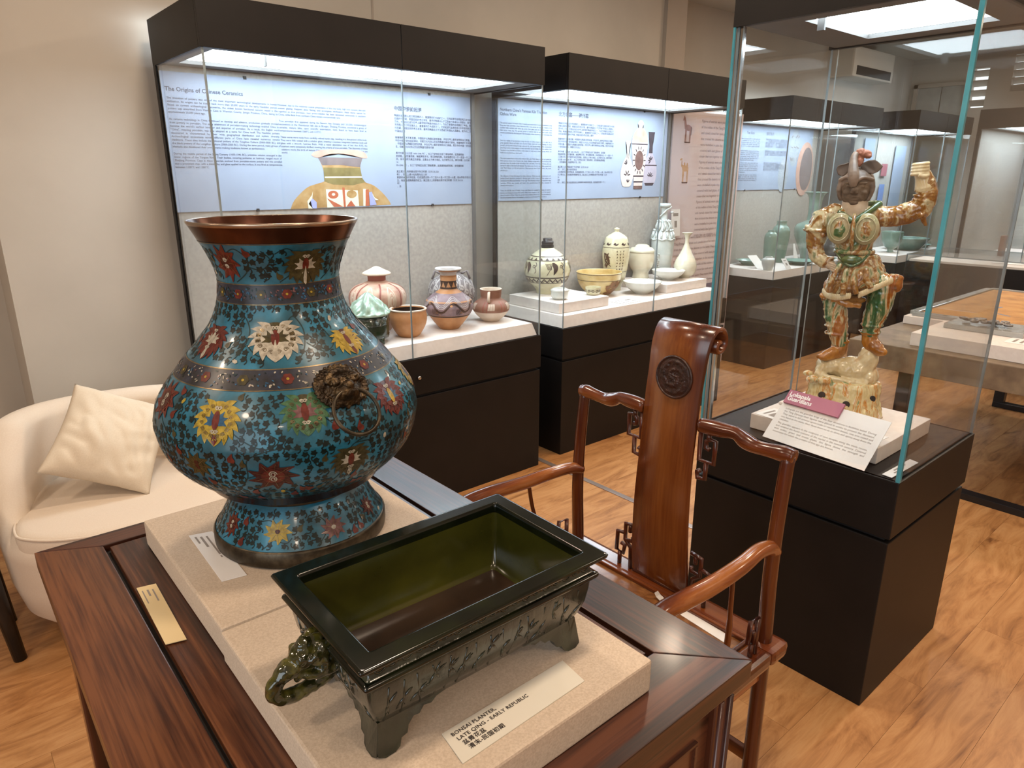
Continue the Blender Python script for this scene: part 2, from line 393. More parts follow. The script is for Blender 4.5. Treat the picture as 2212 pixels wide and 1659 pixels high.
# ------------------------------------------------------------------ room
X0, X1, Y0, YW, ZC = -2.6, 9.14, -2.6, 3.2, 2.77
fl = struct('floor', MB().box((X0, Y0, -.08), (X1, 3.7, -.004)), 'floor_wood')
pl_me = None
L_, W_ = 1.22, .18
for r_ in range(20):
    y = -.2 + r_*W_
    off = (r_*.47) % L_
    x = -.9 - off
    while x < X1:
        a = max(x, -.9); b = min(x+L_, X1-.005)
        if b - a > .05:
            if abs((b-a)-L_) < 1e-6:
                if pl_me is None:
                    o = MB().box((0, 0, -.004), (L_-.0007, W_-.0007, 0)).build('plank', 'floor_wood', fl); pl_me = o.data
                else: o = link('plank', pl_me, fl)
            else: o = MB().box((0, 0, -.004), (b-a-.0007, W_-.0007, 0)).build('plank', 'floor_wood', fl)
            o.location = (a, y, 0)
        x += L_
struct('trim_1', MB().box((2.395, .9, 0), (2.425, 2.9, .004), bev=.0015), 'steel_strip')
struct('wall_back', MB().box((.25, YW, 0), (4.04, YW+.5, ZC)).box((X0, YW+.35, 0), (.25, YW+.5, ZC)).box((4.25, 3.6, 0), (X1, 3.7, ZC)), 'wall_paint')
struct('trim_2', MB().box((4.04, YW-.03, 0), (4.25, YW+.5, ZC)), 'pilaster_paint')
struct('trim_3', MB().box((1.855, YW-.003, 2.12), (1.865, YW, ZC)), 'pilaster_paint')
struct('wall_left', MB().box((X0-.1, Y0, 0), (X0, 3.7, ZC)), 'wall_paint')
struct('wall_front', MB().box((X0, Y0-.1, 0), (X1, Y0, ZC)), 'wall_paint')
struct('ceiling', MB().box((X0, Y0, ZC), (X1, 3.7, ZC+.1)), 'ceiling_paint')
# far end wall with louvred vents: wall is built round the openings
vents = [(2.82, 2.97, 2.22, 2.62), (2.35, 2.60, 2.36, 2.72)]
ew = MB(); ys = [Y0, 2.35, 2.60, 2.82, 2.97, 3.6]
ew.box((X1, Y0, 0), (X1+.1, 3.6, 2.22)); ew.box((X1, Y0, 2.22), (X1+.1, 2.35, ZC)); ew.box((X1, 2.6, 2.22), (X1+.1, 2.82, ZC)); ew.box((X1, 2.97, 2.22), (X1+.1, 3.6, ZC))
ew.box((X1, 2.35, 2.22), (X1+.1, 2.6, 2.36)); ew.box((X1, 2.35, 2.72), (X1+.1, 2.6, ZC)); ew.box((X1, 2.82, 2.62), (X1+.1, 2.97, ZC))
struct('wall_right', ew, 'wall_paint')
for i, (a, b, z0, z1) in enumerate(vents):
    wn = struct('window_%d' % (i+1), MB().box((X1+.09, a, z0), (X1+.1, b, z1)), 'daylight_pane')
    k = 4 if i == 0 else 5
    for j in range(k):
        zz = z0 + (j+.5)*(z1-z0)/k
        M = Matrix.Translation((X1+.045, 0, zz)) @ Matrix.Rotation(math.radians(35), 4, 'Y')
        MB().box((-.045, a, -.006), (.045, b, .006), M=M).build('slat', 'wall_paint', wn)
dr = struct('door_1', MB().box((X1-.03, 3.02, 0), (X1, 3.5, 2.08)), 'door_paint')
MB().box((X1-.05, 2.98, 0), (X1, 3.02, 2.5)).box((X1-.05, 3.5, 0), (X1, 3.54, 2.5)).box((X1-.05, 2.98, 2.46), (X1, 3.54, 2.5)).box((X1-.05, 2.98, 2.08), (X1, 3.54, 2.12)).build('door_frame', 'pilaster_paint', dr)
MB().box((X1-.02, 3.02, 2.12), (X1-.01, 3.25, 2.46)).build('pane', 'acrylic', dr); MB().box((X1-.02, 3.26, 2.12), (X1-.01, 3.5, 2.46)).build('pane', 'acrylic', dr)
ac = empty('air_conditioner', (7.6, 3.6, 2.42), 0, 'pale wall air conditioner with a dark outlet slot, high on the far wall', 'air conditioner')
MB().box((-.45, -.24, 0), (.45, 0, .27), bev=.02).build('housing', 'ceiling_paint', ac)
MB().box((-.38, -.245, .02), (.38, -.2, .10)).build('outlet', 'dark_slot', ac)
# ------------------------------------------------------------------ glass display cases
ZB, ZF, ZT = .72, 1.90, 2.06
def pane(name, a, b, parent, th_axis, edge='glass_edge_dim', mat_='glass'):
    """a sheet of glass; its narrow faces carry the edge tint"""
    mb = MB(); mb.box(a, b)
    # faces order: bottom, top, -y, +x, +y, -x
    big = {'x': (3, 5), 'y': (2, 4), 'z': (0, 1)}[th_axis]
    mb.mi = [0 if i in big else 1 for i in range(6)]
    return mb.build(name, [mat_, edge], parent)
def display_case(label, x0, x1, y0, y1, doors=2, back=True, group=None, zt=ZT, knobs=(), light=None, thick=.008, edge='glass_edge_dim', zb=ZB, hook=None, hooky=None):
    t = empty('display_case', ((x0+x1)/2, (y0+y1)/2, 0), 0, label, 'display case', group)
    cx, cy = (x0+x1)/2, (y0+y1)/2
    a0, a1, b0, b1 = x0-cx, x1-cx, y0-cy, y1-cy
    MB().box((a0+.003, b0+.003, 0), (a1-.003, b1-.003, .537), bev=.003).build('plinth', 'black_laminate', t)
    MB().box((a0+.02, b0+.02, .537), (a1-.02, b1-.02, .551)).build('shadow_gap', 'dark_slot', t)
    MB().box((a0, b0, .551), (a1, b1, zb), bev=.003).build('drawer_box', 'black_laminate', t)
    for k in knobs:
        kb = MB(Matrix.Translation((k-cx, b0, .632)) @ Matrix.Rotation(PI/2, 4, 'X'))
        kb.lathe([(0, .012), (.006, .012), (.009, .009), (.0095, .0), (0, 0)], 16); kb.build('lock', 'chrome', t)
    g = .0015; n = doors
    for i in range(n):
        u0 = a0+(a1-a0)*i/n; u1 = a0+(a1-a0)*(i+1)/n
        MB().box((u0+(g if i else 0), b0, ZF), (u1-(g if i < n-1 else 0), b0+.018, zt), bev=.001).build('fascia_board', 'black_laminate', t)
        pane('glass_door', (u0+(g if i else thick), b0+.006, zb), (u1-(g if i < n-1 else thick), b0+.006+thick, ZF+.01), t, 'y', edge)
    MB().box((a0, b0+.019, ZF), (a0+.018, b1, zt)).build('fascia_side', 'black_laminate', t)
    MB().box((a1-.018, b0+.019, ZF), (a1, b1, zt)).build('fascia_side', 'black_laminate', t)
    MB().box((a0+.018, b0+.018, zt-.018), (a1-.018, b1, zt)).build('lid', 'black_laminate', t)
    lx0, lx1, ly0, ly1 = light or (a0+.06, a1-.13, b0+.06, b1-.12)
    s = MB(); z0, z1 = ZF+.004, ZF+.016
    s.box((a0+.018, b0+.018, z0), (a1-.018, ly0, z1)); s.box((a0+.018, ly1, z0), (a1-.018, b1-.02, z1))
    s.box((a0+.018, ly0, z0), (lx0, ly1, z1)); s.box((lx1, ly0, z0), (a1-.018, ly1, z1)); s.build('soffit', 'soffit_grey', t)
    MB().box((lx0-.005, ly0-.005, z1+.002), (lx1+.005, ly1+.005, z1+.012)).build('light_panel', 'led_panel', t)
    if hook is not None: hy = ly0+.08 if hooky is None else hooky-cy; MB().box((hook-cx, hy, ZF-.02), (hook-cx+.008, hy+.02, ZF+.016)).build('sensor', 'soffit_grey', t)
    pane('glass_side', (a0+.004, b0+.006, zb), (a0+.004+thick, b1-.03, ZF+.01), t, 'x', edge)
    pane('glass_side', (a1-.004-thick, b0+.006, zb), (a1-.004, b1-.03, ZF+.01), t, 'x', edge)
    if back:
        MB().box((a0, b1-.03, zb), (a1, b1, ZF), bev=.002).build('back_board', 'black_laminate', t)
        MB().box((a0+.012, b1-.036, zb), (a1-.03, b1-.0305, ZF+.003)).build('lining', 'case_fabric', t)
        MB().box((a1-.03, b1-.05, zb), (a1-.014, b1-.0305, ZF+.003)).build('back_post', 'soffit_grey', t)
    else:
        pane('glass_back', (a0+thick+.005, b1-.006-thick, zb), (a1-thick-.005, b1-.006, ZF+.01), t, 'y', edge)
    return t
display_case('tall black glass showcase with painted pottery jars and the Origins panel, behind the blue vase', .83, 2.36, 2.535, 3.10, 2, knobs=(1.615,), hook=1.10)
display_case('tall black glass showcase of cream and white vessels beside the horse and camel banner', 2.54, 4.07, 2.56, 3.15, 2, knobs=(3.347,))
display_case('tall black glass showcase of green vases seen through the guardian figure\'s glass', 5.05, 6.58, 2.78, 3.36, 2, knobs=(5.93,))
display_case('tall black glass showcase at the far end of the wall row', 6.95, 8.3, 2.62, 3.2, 2)
def deck(x0, x1, y0, y1, h, label, g=None, z=ZB, name='display_deck'):
    mb = MB(); b = .018
    mb.add([(x0, y0, z), (x1, y0, z), (x1, y1, z), (x0, y1, z), (x0+b, y0+b, z+h), (x1-b, y0+b, z+h), (x1-b, y1, z+h), (x0+b, y1, z+h)],
           [(0, 3, 2, 1), (4, 5, 6, 7), (0, 1, 5, 4), (1, 2, 6, 5), (2, 3, 7, 6), (3, 0, 4, 7)])
    return tag(mb.build(name, 'deck_white'), label, 'display block', g)
deck(.845, 2.345, 2.552, 3.06, .06, 'long white block with sloping edges under the painted pottery jars')
deck(2.555, 4.055, 2.576, 3.11, .06, 'long white block with sloping edges under the cream and white vessels')
deck(5.065, 6.565, 2.796, 3.32, .06, 'long white block under the green vases in the showcase behind the guardian figure')
deck(6.965, 8.285, 2.636, 3.16, .06, 'white block in the far end showcase')
def block(a, b, label, mt='deck_white', name='display_plinth', cat='display block', bev=.002, rz=0):
    cx, cy = (a[0]+b[0])/2, (a[1]+b[1])/2
    o = MB().box((a[0]-cx, a[1]-cy, 0), (b[0]-cx, b[1]-cy, b[2]-a[2]), bev=bev).build(name, mt)
    o.location = (cx, cy, a[2]); o.rotation_euler = (0, 0, rz)
    return tag(o, label, cat)
block((2.60, 2.655, .781), (3.0, 3.07, .836), 'low white square block under the big brown and cream jar')
block((3.60, 2.70, .781), (4.03, 3.09, .836), 'low white square block at the right end of the middle showcase')

# ------------------------------------------------------------------ printed wall panels inside the cases
EN1 = "The invention of pottery was one of the most important technological developments in human civilisation. Its origins can be traced back more than 20,000 years to the early Neolithic period. Based on current archaeological discoveries, the oldest known functional ceramic vessel is the pottery cup unearthed from Xianren Cave in Wannian County, Jiangxi Province, China, dating to approximately 20,000 years ago."
EN2 = "As ceramic technology in China continued to develop and advance, production gradually evolved from pottery to porcelain. The early attainment of porcelain-making technology enabled China to become the world's earliest inventor and exporter of porcelain. As a result, the English word \"China\", meaning porcelain, was also adopted as a name for China itself. The Neolithic pottery discovered is characterised by their wide geographical distribution and stylistic diversity. Archaeological excavations across different parts of China have revealed numerous ceramic traditions. These sites include the coloured pottery of the Yangshao Culture (5000-3000 BC), and the black pottery of the Longshan Culture (3000-2000 BC). During the same period, many groups of Hemudu also developed their own ceramic-making traditions known as earthenware."
EN3 = "During the middle period of the Shang Dynasty (1600-1046 BC), primitive celadon emerged in the lower regions of the Yangtze River. Their bodies, covering potteries or lustrous, ranged much of Zhejiang Province. Clays in these materials evolved from porcelain-stone pottery and was unveiled that a prominent step, with a stable clay and glaze applied to the surface. It was fired at temperatures between 1100°C and 1200°C."
EN4 = "However, due to the relatively coarse preparation of the clay body, high iron content, thin and uneven glazing, frequent glaze flaking, and incomplete vitrification, these wares cannot be regarded as true porcelain. Such proto-celadon has been excavated extensively in southern China, while finds from northern China remain comparatively rare."
EN5 = "True porcelain first appeared during the Eastern Han Dynasty (AD 25-220). Archaeological excavations at the Xiaoxiantan kiln site in Shangyu, Zhejiang Province, uncovered a group of samples, mature kilns, upon scientific examination, were found to have been fired at temperatures between 1260°C and 1310°C."
EN6 = "These wares were made from carefully refined kaolin clay, resulting in a fine-grained white body. They were fully coated with a celadon glaze, creating a seamless integration between body and glaze with a smooth, lustrous finish. With a water absorption rate of less than 0.5%, the interiors were completely vitrified, meeting the criteria of true porcelain. The discovery of these celadons marks the birth of mature Chinese porcelain, the earliest true porcelain known in the world."
ZH = ["陶器的发明是人类文明发展史上，最重要的技术成就之一。它的起源可追溯至两万多年前的新石器时代早期，根据目前的考古发现，最早的陶器出土于江西省万年县仙人洞遗址，距今约二万年。中国由此成为世界上最早制作陶器的地区之一，为后来瓷器的出现奠定了基础。",
      "随着陶瓷技术不断发展，中国逐步从陶器过渡到瓷器，并在世界上最早发明和出口瓷器。英文中的中国一词也因此得名，仰韶文化与龙山文化的陶器均具有代表性。",
      "商代中期（公元前 1600-1046 年），长江下游地区出现了原始青瓷。这类器物胎质较粗，含铁量较高，釉层薄而不均，常见剥釉现象，烧成温度约在一千一百至一千二百度之间，尚不能称为真正的瓷器，主要出土于南方地区，北方较为少见。",
      "真正意义上的瓷器出现于东汉时期（公元 25-220 年），浙江上虞小仙坛窑址出土的青瓷样本经科学检测，烧成温度达到一千二百六十至一千三百一十度，吸水率低于百分之零点五，标志着成熟瓷器的诞生。"]
def panel_board(x0, x1, z0, z1, y, label, mt='panel_print', ink='panel_ink'):
    t = empty('info_panel', ((x0+x1)/2, y, (z0+z1)/2), 0, label, 'information panel')
    MB().box((x0-(x0+x1)/2, -.004, -(z1-z0)/2), ((x1-x0)/2, 0, (z1-z0)/2)).build('board', mt, t)
    for fx in (.22, .83):
        for s in (-1, 1): MB().box((fx*(x1-x0)-(x1-x0)/2-.006, -.008, s*(z1-z0)/2-.006), (fx*(x1-x0)-(x1-x0)/2+.006, 0, s*(z1-z0)/2+.006)).build('clip', 'dark_slot', t)
    def P(u, v):   # local frame on the face, origin at metre u from the left and v down from the top
        return Matrix(((1, 0, 0, u-(x1-x0)/2), (0, 0, -1, -.0042), (0, 1, 0, (z1-z0)/2-v), (0, 0, 0, 1)))
    return t, P
p1, P = panel_board(.838, 2.325, 1.355, 1.882, 3.063, 'wide pale blue panel headed The Origins of Chinese Ceramics, with a printed jar top', 'panel_print')
def cjk(t, n): return '\n'.join(t[i:i+n] for i in range(0, len(t), n))
def column(P, parent, bodies, u, v, width, size, pitch, gap, ink='panel_ink', just='JUSTIFY', maxv=None):
    """paragraphs set one under the other; pitch is the line distance in metres"""
    for body in bodies:
        o = text('paragraph', body, size, P(u, v+size*.8), ink, parent, width=width, align=just, bold=size*.013, line=pitch/size/1.0)
        zs = [q.co.z for q in o.data.vertices]
        v += (max(zs)-min(zs))+gap
    return v
text('heading', 'The Origins of Chinese Ceramics', .0222, P(.012, .070), 'panel_ink', p1, bold=.0005)
column(P, p1, (EN1, EN2, EN3), .014, .090, .44, .0107, .0128, .016)
column(P, p1, (EN4, EN5, EN6), .456, .090, .42, .0107, .0128, .016)
text('heading', '中国陶瓷的起源', .0225, P(1.029, .084), 'panel_ink', p1, bold=.0006)
column(P, p1, [cjk(z+z[:90-20*k], 41) for k, z in enumerate(ZH)], 1.029, .102, .418, .0118, .0140, .018, just='LEFT')
def flat_print(name, mats_, shapes, parent, Mx):
    """a printed picture: flat coloured shapes laid one on the other, slightly proud of the board"""
    mb = MB()
    for k, (mi, poly) in enumerate(shapes):
        h = .0002+.00012*k
        cx = sum(p[0] for p in poly)/len(poly); cy = sum(p[1] for p in poly)/len(poly)
        mb.add([(cx, cy, h)]+[(p[0], p[1], h) for p in poly], [(0, 1+i, 1+(i+1) % len(poly)) for i in range(len(poly))], False, mi)
    o = mb.build(name, mats_, parent, fix=False); o.data.transform(Mx); return o
def sym(prof, n=5):
    q = bezier(prof, n); return [(-r, z) for r, z in q] + [(r, z) for r, z in reversed(q)]
def blob(cx, cy, rx, ry, n=14, a=0): return [(cx+rx*math.cos(2*PI*i/n)*math.cos(a)-ry*math.sin(2*PI*i/n)*math.sin(a), cy+rx*math.cos(2*PI*i/n)*math.sin(a)+ry*math.sin(2*PI*i/n)*math.cos(a)) for i in range(n)]
def q_(pts): return [((x-1090)*.000254, -(y-1275)*.000232) for x, y in pts]
mat('print_ochre', '#94713f', '#a88655', .7, 18, 5, c3='#b3966a'); mat('print_grey', '#6e6364', '#7d7070', .7, 14); mat('print_pink', '#b98f80', '#c6a192', .7, 16)
mat('print_rust', '#a8553a', '#b0603f', .7, 16); mat('print_lilac', '#9298cc', '#9aa0d2', .7); mat('print_pale', '#cfcbb6', '#d6d3c0', .7, 16); mat('print_olive', '#6f6236', '#857748', .7, 20)
flat_print('printed_jar', ['print_ochre', 'print_grey', 'print_pink', 'print_rust', 'print_lilac', 'print_pale', 'print_olive'], [
    (0, q_(bezier([(70, 1290), (160, 1120), (400, 900), (620, 820), (740, 780), (755, 700), (740, 560), (680, 380), (640, 330)], 4)+bezier([(1530, 330), (1490, 460), (1480, 600), (1510, 720), (1570, 800), (1750, 870), (1930, 1020), (2060, 1180), (2100, 1260)], 4))),
    (6, q_([(745, 520), (1480, 520), (1510, 720), (1570, 800), (1300, 860), (900, 840), (745, 780)])),
    (1, q_([(650, 330), (1540, 330), (1490, 460), (1480, 510), (1100, 470), (730, 480)])),
    (5, q_([(760, 690), (1500, 685), (1505, 712), (760, 718)])),
    (2, q_(bezier([(530, 290), (640, 215), (1000, 175), (1500, 190), (1640, 300), (1560, 335), (1240, 265), (900, 265), (650, 340), (530, 290)], 4))),
    (5, q_([(765, 930), (1400, 960), (1410, 1270), (765, 1280)])),
    (3, q_(blob(900, 1035, 105, 78))), (5, q_(blob(905, 1030, 34, 26))), (0, q_(blob(1270, 1030, 105, 78))), (3, q_([(1085, 900), (1135, 900), (1135, 1280), (1095, 1280)])),
    (3, q_([(770, 1100), (1080, 1270), (900, 1270)])), (3, q_([(1150, 1270), (1250, 1150), (1330, 1270)])),
    (5, q_([(1510, 930), (1570, 930), (1540, 1270), (1495, 1270)])), (3, q_([(1560, 950), (1630, 940), (1620, 1270), (1545, 1270)])),
    (4, q_([(1630, 1000), (1690, 990), (1780, 1250), (1640, 1265)])), (4, q_([(400, 1170), (480, 1090), (565, 1170), (560, 1290), (480, 1290)])), (5, q_([(390, 1150), (480, 1040), (510, 960), (490, 1090), (410, 1200), (480, 1290), (400, 1290)])),
    (5, q_([(1700, 1020), (1740, 1100), (1830, 1160), (1760, 1160), (1710, 1080)]))], p1, P(.733, .524))
# second panel
EK = ["The general system of ceramic kilns in north and south China became established by the Song and Yuan Dynasties, when renowned kilns rose across the country. Potters of the northern kilns worked with white slip under clear glaze, and the common people used their wares every day.",
      "Since the middle of the Northern Song the kilns of Cizhou made wares for daily use in great quantity. Brush and knife were handled freely: black and brown painting on white ground, carving and incising through coloured slip, and verses written in the running hand gave these wares a lively manner of their own which spread widely.",
      "The wares were fired in dome kilns stoked with coal. Their shapes are full and generous, their pictures drawn from flowers, fish, birds, children at play and scenes of country life, and many bear the marks of the workshops that sold them. From the north the style was carried to kilns in the south and abroad.",
      "The influence of these kilns lasted for many centuries. Pillows, jars, bottles and bowls with painted brown blossoms remained in demand until modern times, and their potters are counted among the most inventive of their age.",
      "Today the old kiln sites of Hebei, Henan and Shanxi are studied by scholars of ceramic history, and museums around the world collect these vessels as the finest of the people's kilns of northern China."]
p2, P = panel_board(2.552, 4.035, 1.362, 1.90, 3.113, 'wide pale blue panel with three printed brown painted vessels at its right end')
text('heading', "Northern China's Famous Kiln Tradition\nCizhou Ware", .0215, P(.012, .062), 'panel_ink', p2, bold=.0005, line=1.05)
column(P, p2, [e+' '+e[:150] for e in EK], .014, .118, .39, .0105, .0128, .02)
text('heading', '北方名窑——磁州窑', .028, P(.457, .066), 'panel_ink', p2, bold=.0005)
column(P, p2, [cjk(z+z[:60], 39) for z in ZH], .457, .100, .42, .0125, .0150, .014, just='LEFT')
def bottle(cx, bot, H, parts):  # parts: list of (y from bottom, r)
    return [(cx+x, bot+z) for x, z in sym([(r, z) for z, r in parts], 4)]
mat('print_cream', '#c4b8b2', '#cfc4bd', .7, 20); mat('print_brown', '#5f4742', '#735853', .7, 30); mat('print_dark', '#38313a', '#453c44', .7, 30); mat('print_bottle', '#a9a3b2', '#b4aebb', .7, 20)
def leafs(cx, cz, n, r, a0, da, w): 
    return [(3, blob(cx+math.cos(a0+da*i)*r, cz+math.sin(a0+da*i)*r, r*.8, w, 8, a0+da*i)) for i in range(n)]
sh = [(4, bottle(.125, .05, .35, [(0, .035), (.02, .06), (.09, .078), (.17, .055), (.22, .022), (.30, .018), (.36, .036)])),
      (3, [(.125-.036, .41), (.125+.036, .41), (.125+.018, .35), (.125+.02, .27), (.125-.02, .27), (.125-.018, .35)]), (3, [(.05, .185), (.2, .185), (.2, .192), (.05, .192)]), (3, [(.085, .05), (.165, .05), (.18, .07), (.07, .07)])]
sh += leafs(.13, .11, 5, .02, .3, .6, .004) + leafs(.13, .22, 5, .018, 1, .7, .005)
sh += [(0, bottle(-.12, .045, .3, [(0, .03), (.02, .05), (.09, .068), (.16, .045), (.20, .018), (.26, .014), (.30, .03)]))] + leafs(-.12, .12, 4, .02, .2, .9, .005) + leafs(-.125, .19, 3, .02, 1.8, .5, .004) + leafs(-.11, .07, 3, .015, .9, .6, .004)
sh += [(0, bottle(0, .03, .42, [(0, .045), (.05, .048), (.14, .062), (.30, .085), (.36, .07), (.40, .03), (.412, .02), (.43, .032), (.45, .012)])),
       (1, bottle(0, .03, .42, [(.31, .082), (.36, .068), (.395, .03), (.40, .012)])), (3, [(-.082, .322), (.082, .322), (.085, .33), (-.085, .33)]), (3, [(-.055, .11), (.055, .11), (.055, .12), (-.055, .12)]), (3, [(-.048, .072), (.048, .072), (.048, .082), (-.048, .082)]), (2, [(-.046, .03), (.046, .03), (.048, .05), (-.048, .05)]),
       (2, blob(0, .22, .045, .065, 18))]
for i in range(14):
    a = 2*PI*i/14; sh.append((3, blob(.058*math.cos(a), .22+.082*math.sin(a), .014, .004, 6, a)))
flat_print('printed_vessels', ['print_cream', 'print_pink', 'print_brown', 'print_dark', 'print_bottle'], sh, p2, P(1.20, .512) @ Matrix.Scale(.95, 4))
# third panel, seen through the guardian's glass
p3, P = panel_board(5.10, 6.45, 1.385, 1.91, 3.323, 'pale blue panel with three printed egg-shaped pots, seen through the guardian figure\'s glass')
text('heading', 'Yue Kilns', .03, P(.25, .08), 'panel_ink', p3); text('heading', '越窑青瓷', .03, P(.55, .08), 'panel_ink', p3)
yy = .11
for k, body in enumerate(EK[:4]):
    text('paragraph', body, .016, P(.08, yy+.012), 'panel_ink', p3, width=.38, align='JUSTIFY', line=.9); yy += .095
for k, body in enumerate(ZH[:3]): text('paragraph', cjk(body, 24), .016, P(.55, .12+.095*k), 'panel_ink', p3, line=.9)
mat('print_egg', '#8f96a0', '#a5abb4', .7, 60, c3='#7b8a90')
flat_print('printed_pots', ['print_egg', 'print_pink', 'print_grey'], [(0, blob(0, .33, .085, .16, 20)), (0, blob(-.15, .10, .085, .15, 20)), (1, blob(.22, .15, .15, .235, 24)), (2, blob(.245, .15, .11, .19, 20))] + [(2, blob(.06*math.cos(i*1.3), .33+.11*math.sin(i*2.1), .02, .004, 6, i)) for i in range(12)], p3, P(1.04, .5))

# horse and camel banner between the cases
bn = empty('banner_board', (4.575, 3.165, 0), 0, 'tall pinkish standing board with horse and camel pictures, right of the middle showcase', 'banner')
MB().box((-.42, -.012, 0), (.44, 0, 1.95)).build('board', 'banner_print', bn)
def PB(u, v): return Matrix(((1, 0, 0, u-.42), (0, 0, -1, -.0125), (0, 1, 0, 1.95-v), (0, 0, 0, 1)))
BT = "Figures of animals were placed in the tombs of the nobles of the Tang Dynasty. Horses and camels stood for rank and for the trade that crossed the deserts to the west. They were modelled in pale clay, fired once, then covered with lead glazes of amber, green and cream that ran together in the second firing. "
text('paragraph', BT*3, .026, PB(.33, .08), 'banner_ink', bn, width=.48, line=1.55, height=.0006)
text('paragraph', BT*2, .026, PB(.10, .90), 'banner_ink', bn, width=.70, line=1.6, height=.0006)
MB(PB(0, 0)).box((.16, -1.34, .0002), (.68, -1.26, .003)).build('title_bar', 'banner_title', bn)
text('heading', 'SANCAI WARES', .036, PB(.25, 1.315), 'banner_print', bn, height=.0035)
text('paragraph', BT*2, .026, PB(.20, 1.41), 'banner_ink', bn, width=.62, line=1.7, height=.0006)
mat('print_horse', '#8d5d4c', '#a3725e', .7, 40); mat('print_camel', '#b98d5c', '#c79f72', .7, 40)
def beast(camel, m1):
    body = [(0, blob(0, 0, .062, .034, 14, 0 if camel else -.1))]
    for x in (-.045, -.03, .035, .05): body.append((0, [(x-.007, -.01), (x+.009, -.01), (x+.006, -.15), (x-.005, -.15)]))
    if camel: body += [(0, blob(-.02, .035, .016, .035, 10)), (0, blob(.03, .035, .016, .03, 10)), (0, [(-.06, 0), (-.085, .03), (-.08, .09), (-.068, .09), (-.07, .04), (-.03, .03)]), (0, blob(-.09, .1, .024, .011, 10, .3))]
    else: body += [(0, [(-.03, .03), (-.06, .11), (-.085, .12), (-.085, .10), (-.065, -.01), (-.05, -.02)]), (0, blob(-.085, .10, .011, .032, 10, -.4)), (1, [(.055, .02), (.075, 0), (.065, -.08), (.055, -.08)])]
    body.append((1, [(-.06, -.15), (.06, -.15), (.05, -.165), (-.05, -.165)]))
    return body
flat_print('printed_horse', ['print_horse', 'print_brown'], beast(False, 0), bn, PB(.17, .125) @ Matrix.Scale(.62, 4)); flat_print('printed_camel', ['print_camel', 'print_brown'], beast(True, 0), bn, PB(.17, .40) @ Matrix.Scale(.62, 4))

# ------------------------------------------------------------------ painted pots
class Pot:
    def __init__(s, prof, n=6):
        s.prof = bezier(prof, n)
    def rz(s, z):
        p = s.prof
        for i in range(len(p)-1):
            if (p[i][1]-z)*(p[i+1][1]-z) <= 0 and abs(p[i+1][1]-p[i][1]) > 1e-9:
                t = (z-p[i][1])/(p[i+1][1]-p[i][1]); return p[i][0]+(p[i+1][0]-p[i][0])*t, (p[i+1][0]-p[i][0])/(p[i+1][1]-p[i][1])
        return p[-1][0], 0
    def at(s, th, z, off=0):
        r, dr = s.rz(z); n = Vector((1, -dr)).normalized()
        return Vector(((r+off*n.x)*math.cos(th), (r+off*n.x)*math.sin(th), z+off*n.y))
    def local(s, th, z, x, y, off):
        """a point x metres round and y metres up the wall from (th, z)"""
        r, dr = s.rz(z); zz = z+y/math.sqrt(1+dr*dr); r2, _ = s.rz(zz)
        return s.at(th+x/max(.6*r+.4*r2, .01), zz, off)
    def poly(s, mb, th, z, pts, off=.0006, mi=0, rot=0, sc_=1):
        c, sn = math.cos(rot)*sc_, math.sin(rot)*sc_
        vs = [s.local(th, z, 0, 0, off)]+[s.local(th, z, c*x-sn*y, sn*x+c*y, off) for x, y in pts]
        n = len(pts); mb.add(vs, [(0, 1+i, 1+(i+1) % n) for i in range(n)], False, mi)
    def ribbon(s, mb, pts, w, off=.0012, mi=0):
        """pts: (theta, z); w in metres; long pieces are subdivided so that they follow the wall"""
        if not isinstance(w, (list, tuple)):
            out = [pts[0]]
            for (a0, z0), (a1, z1) in zip(pts, pts[1:]):
                n_ = max(1, int(math.hypot((a1-a0)*s.rz(z0)[0], z1-z0)/.004))
                out += [(a0+(a1-a0)*j/n_, z0+(z1-z0)*j/n_) for j in range(1, n_+1)]
            pts = out
        k = len(pts); vs = []
        for i in range(k):
            a = pts[max(i-1, 0)]; b = pts[min(i+1, k-1)]; r, dr = s.rz(pts[i][1])
            dx = (b[0]-a[0])*r; dy = (b[1]-a[1])*math.sqrt(1+dr*dr); l = math.hypot(dx, dy) or 1
            ww = w[i] if isinstance(w, (list, tuple)) else w
            for sg in (-1, 1): vs.append(s.local(pts[i][0], pts[i][1], -dy/l*sg*ww/2, dx/l*sg*ww/2, off))
        mb.add(vs, [(2*i, 2*i+1, 2*i+3, 2*i+2) for i in range(k-1)], False, mi)
    def band(s, mb, z0, z1, off=.0006, mi=0, n=64, k=4):
        pr = []
        for i in range(k+1): 
            p = s.at(0, z0+(z1-z0)*i/k, off); pr.append((p.x, p.z))
        mb.lathe(pr, n, mi=mi)
def closed(prof, th=.006, n=6, inner=None):
    """outer profile + wall thickness turned in at the lip, down to an inside floor"""
    o = bezier(prof, n); z0 = prof[0][1]
    ins = [(max(r-th, .002), z) for r, z in reversed(o) if z > z0+th*1.6]
    return [(0, z0)] + o + ins + [(0, ins[-1][1])]
def pot(name, label, cat, loc, prof, material, group=None, th=.006, n=48, rz=0):
    t = empty(name, loc, rz, label, cat, group); P_ = Pot(prof)
    MB().lathe(closed(prof, th), n).build('body', material, t)
    return t, P_
CAM = lambda x, y: math.atan2(-y, -x)      # angle from a thing towards the photographer
G1 = 'painted pottery in the left showcase'
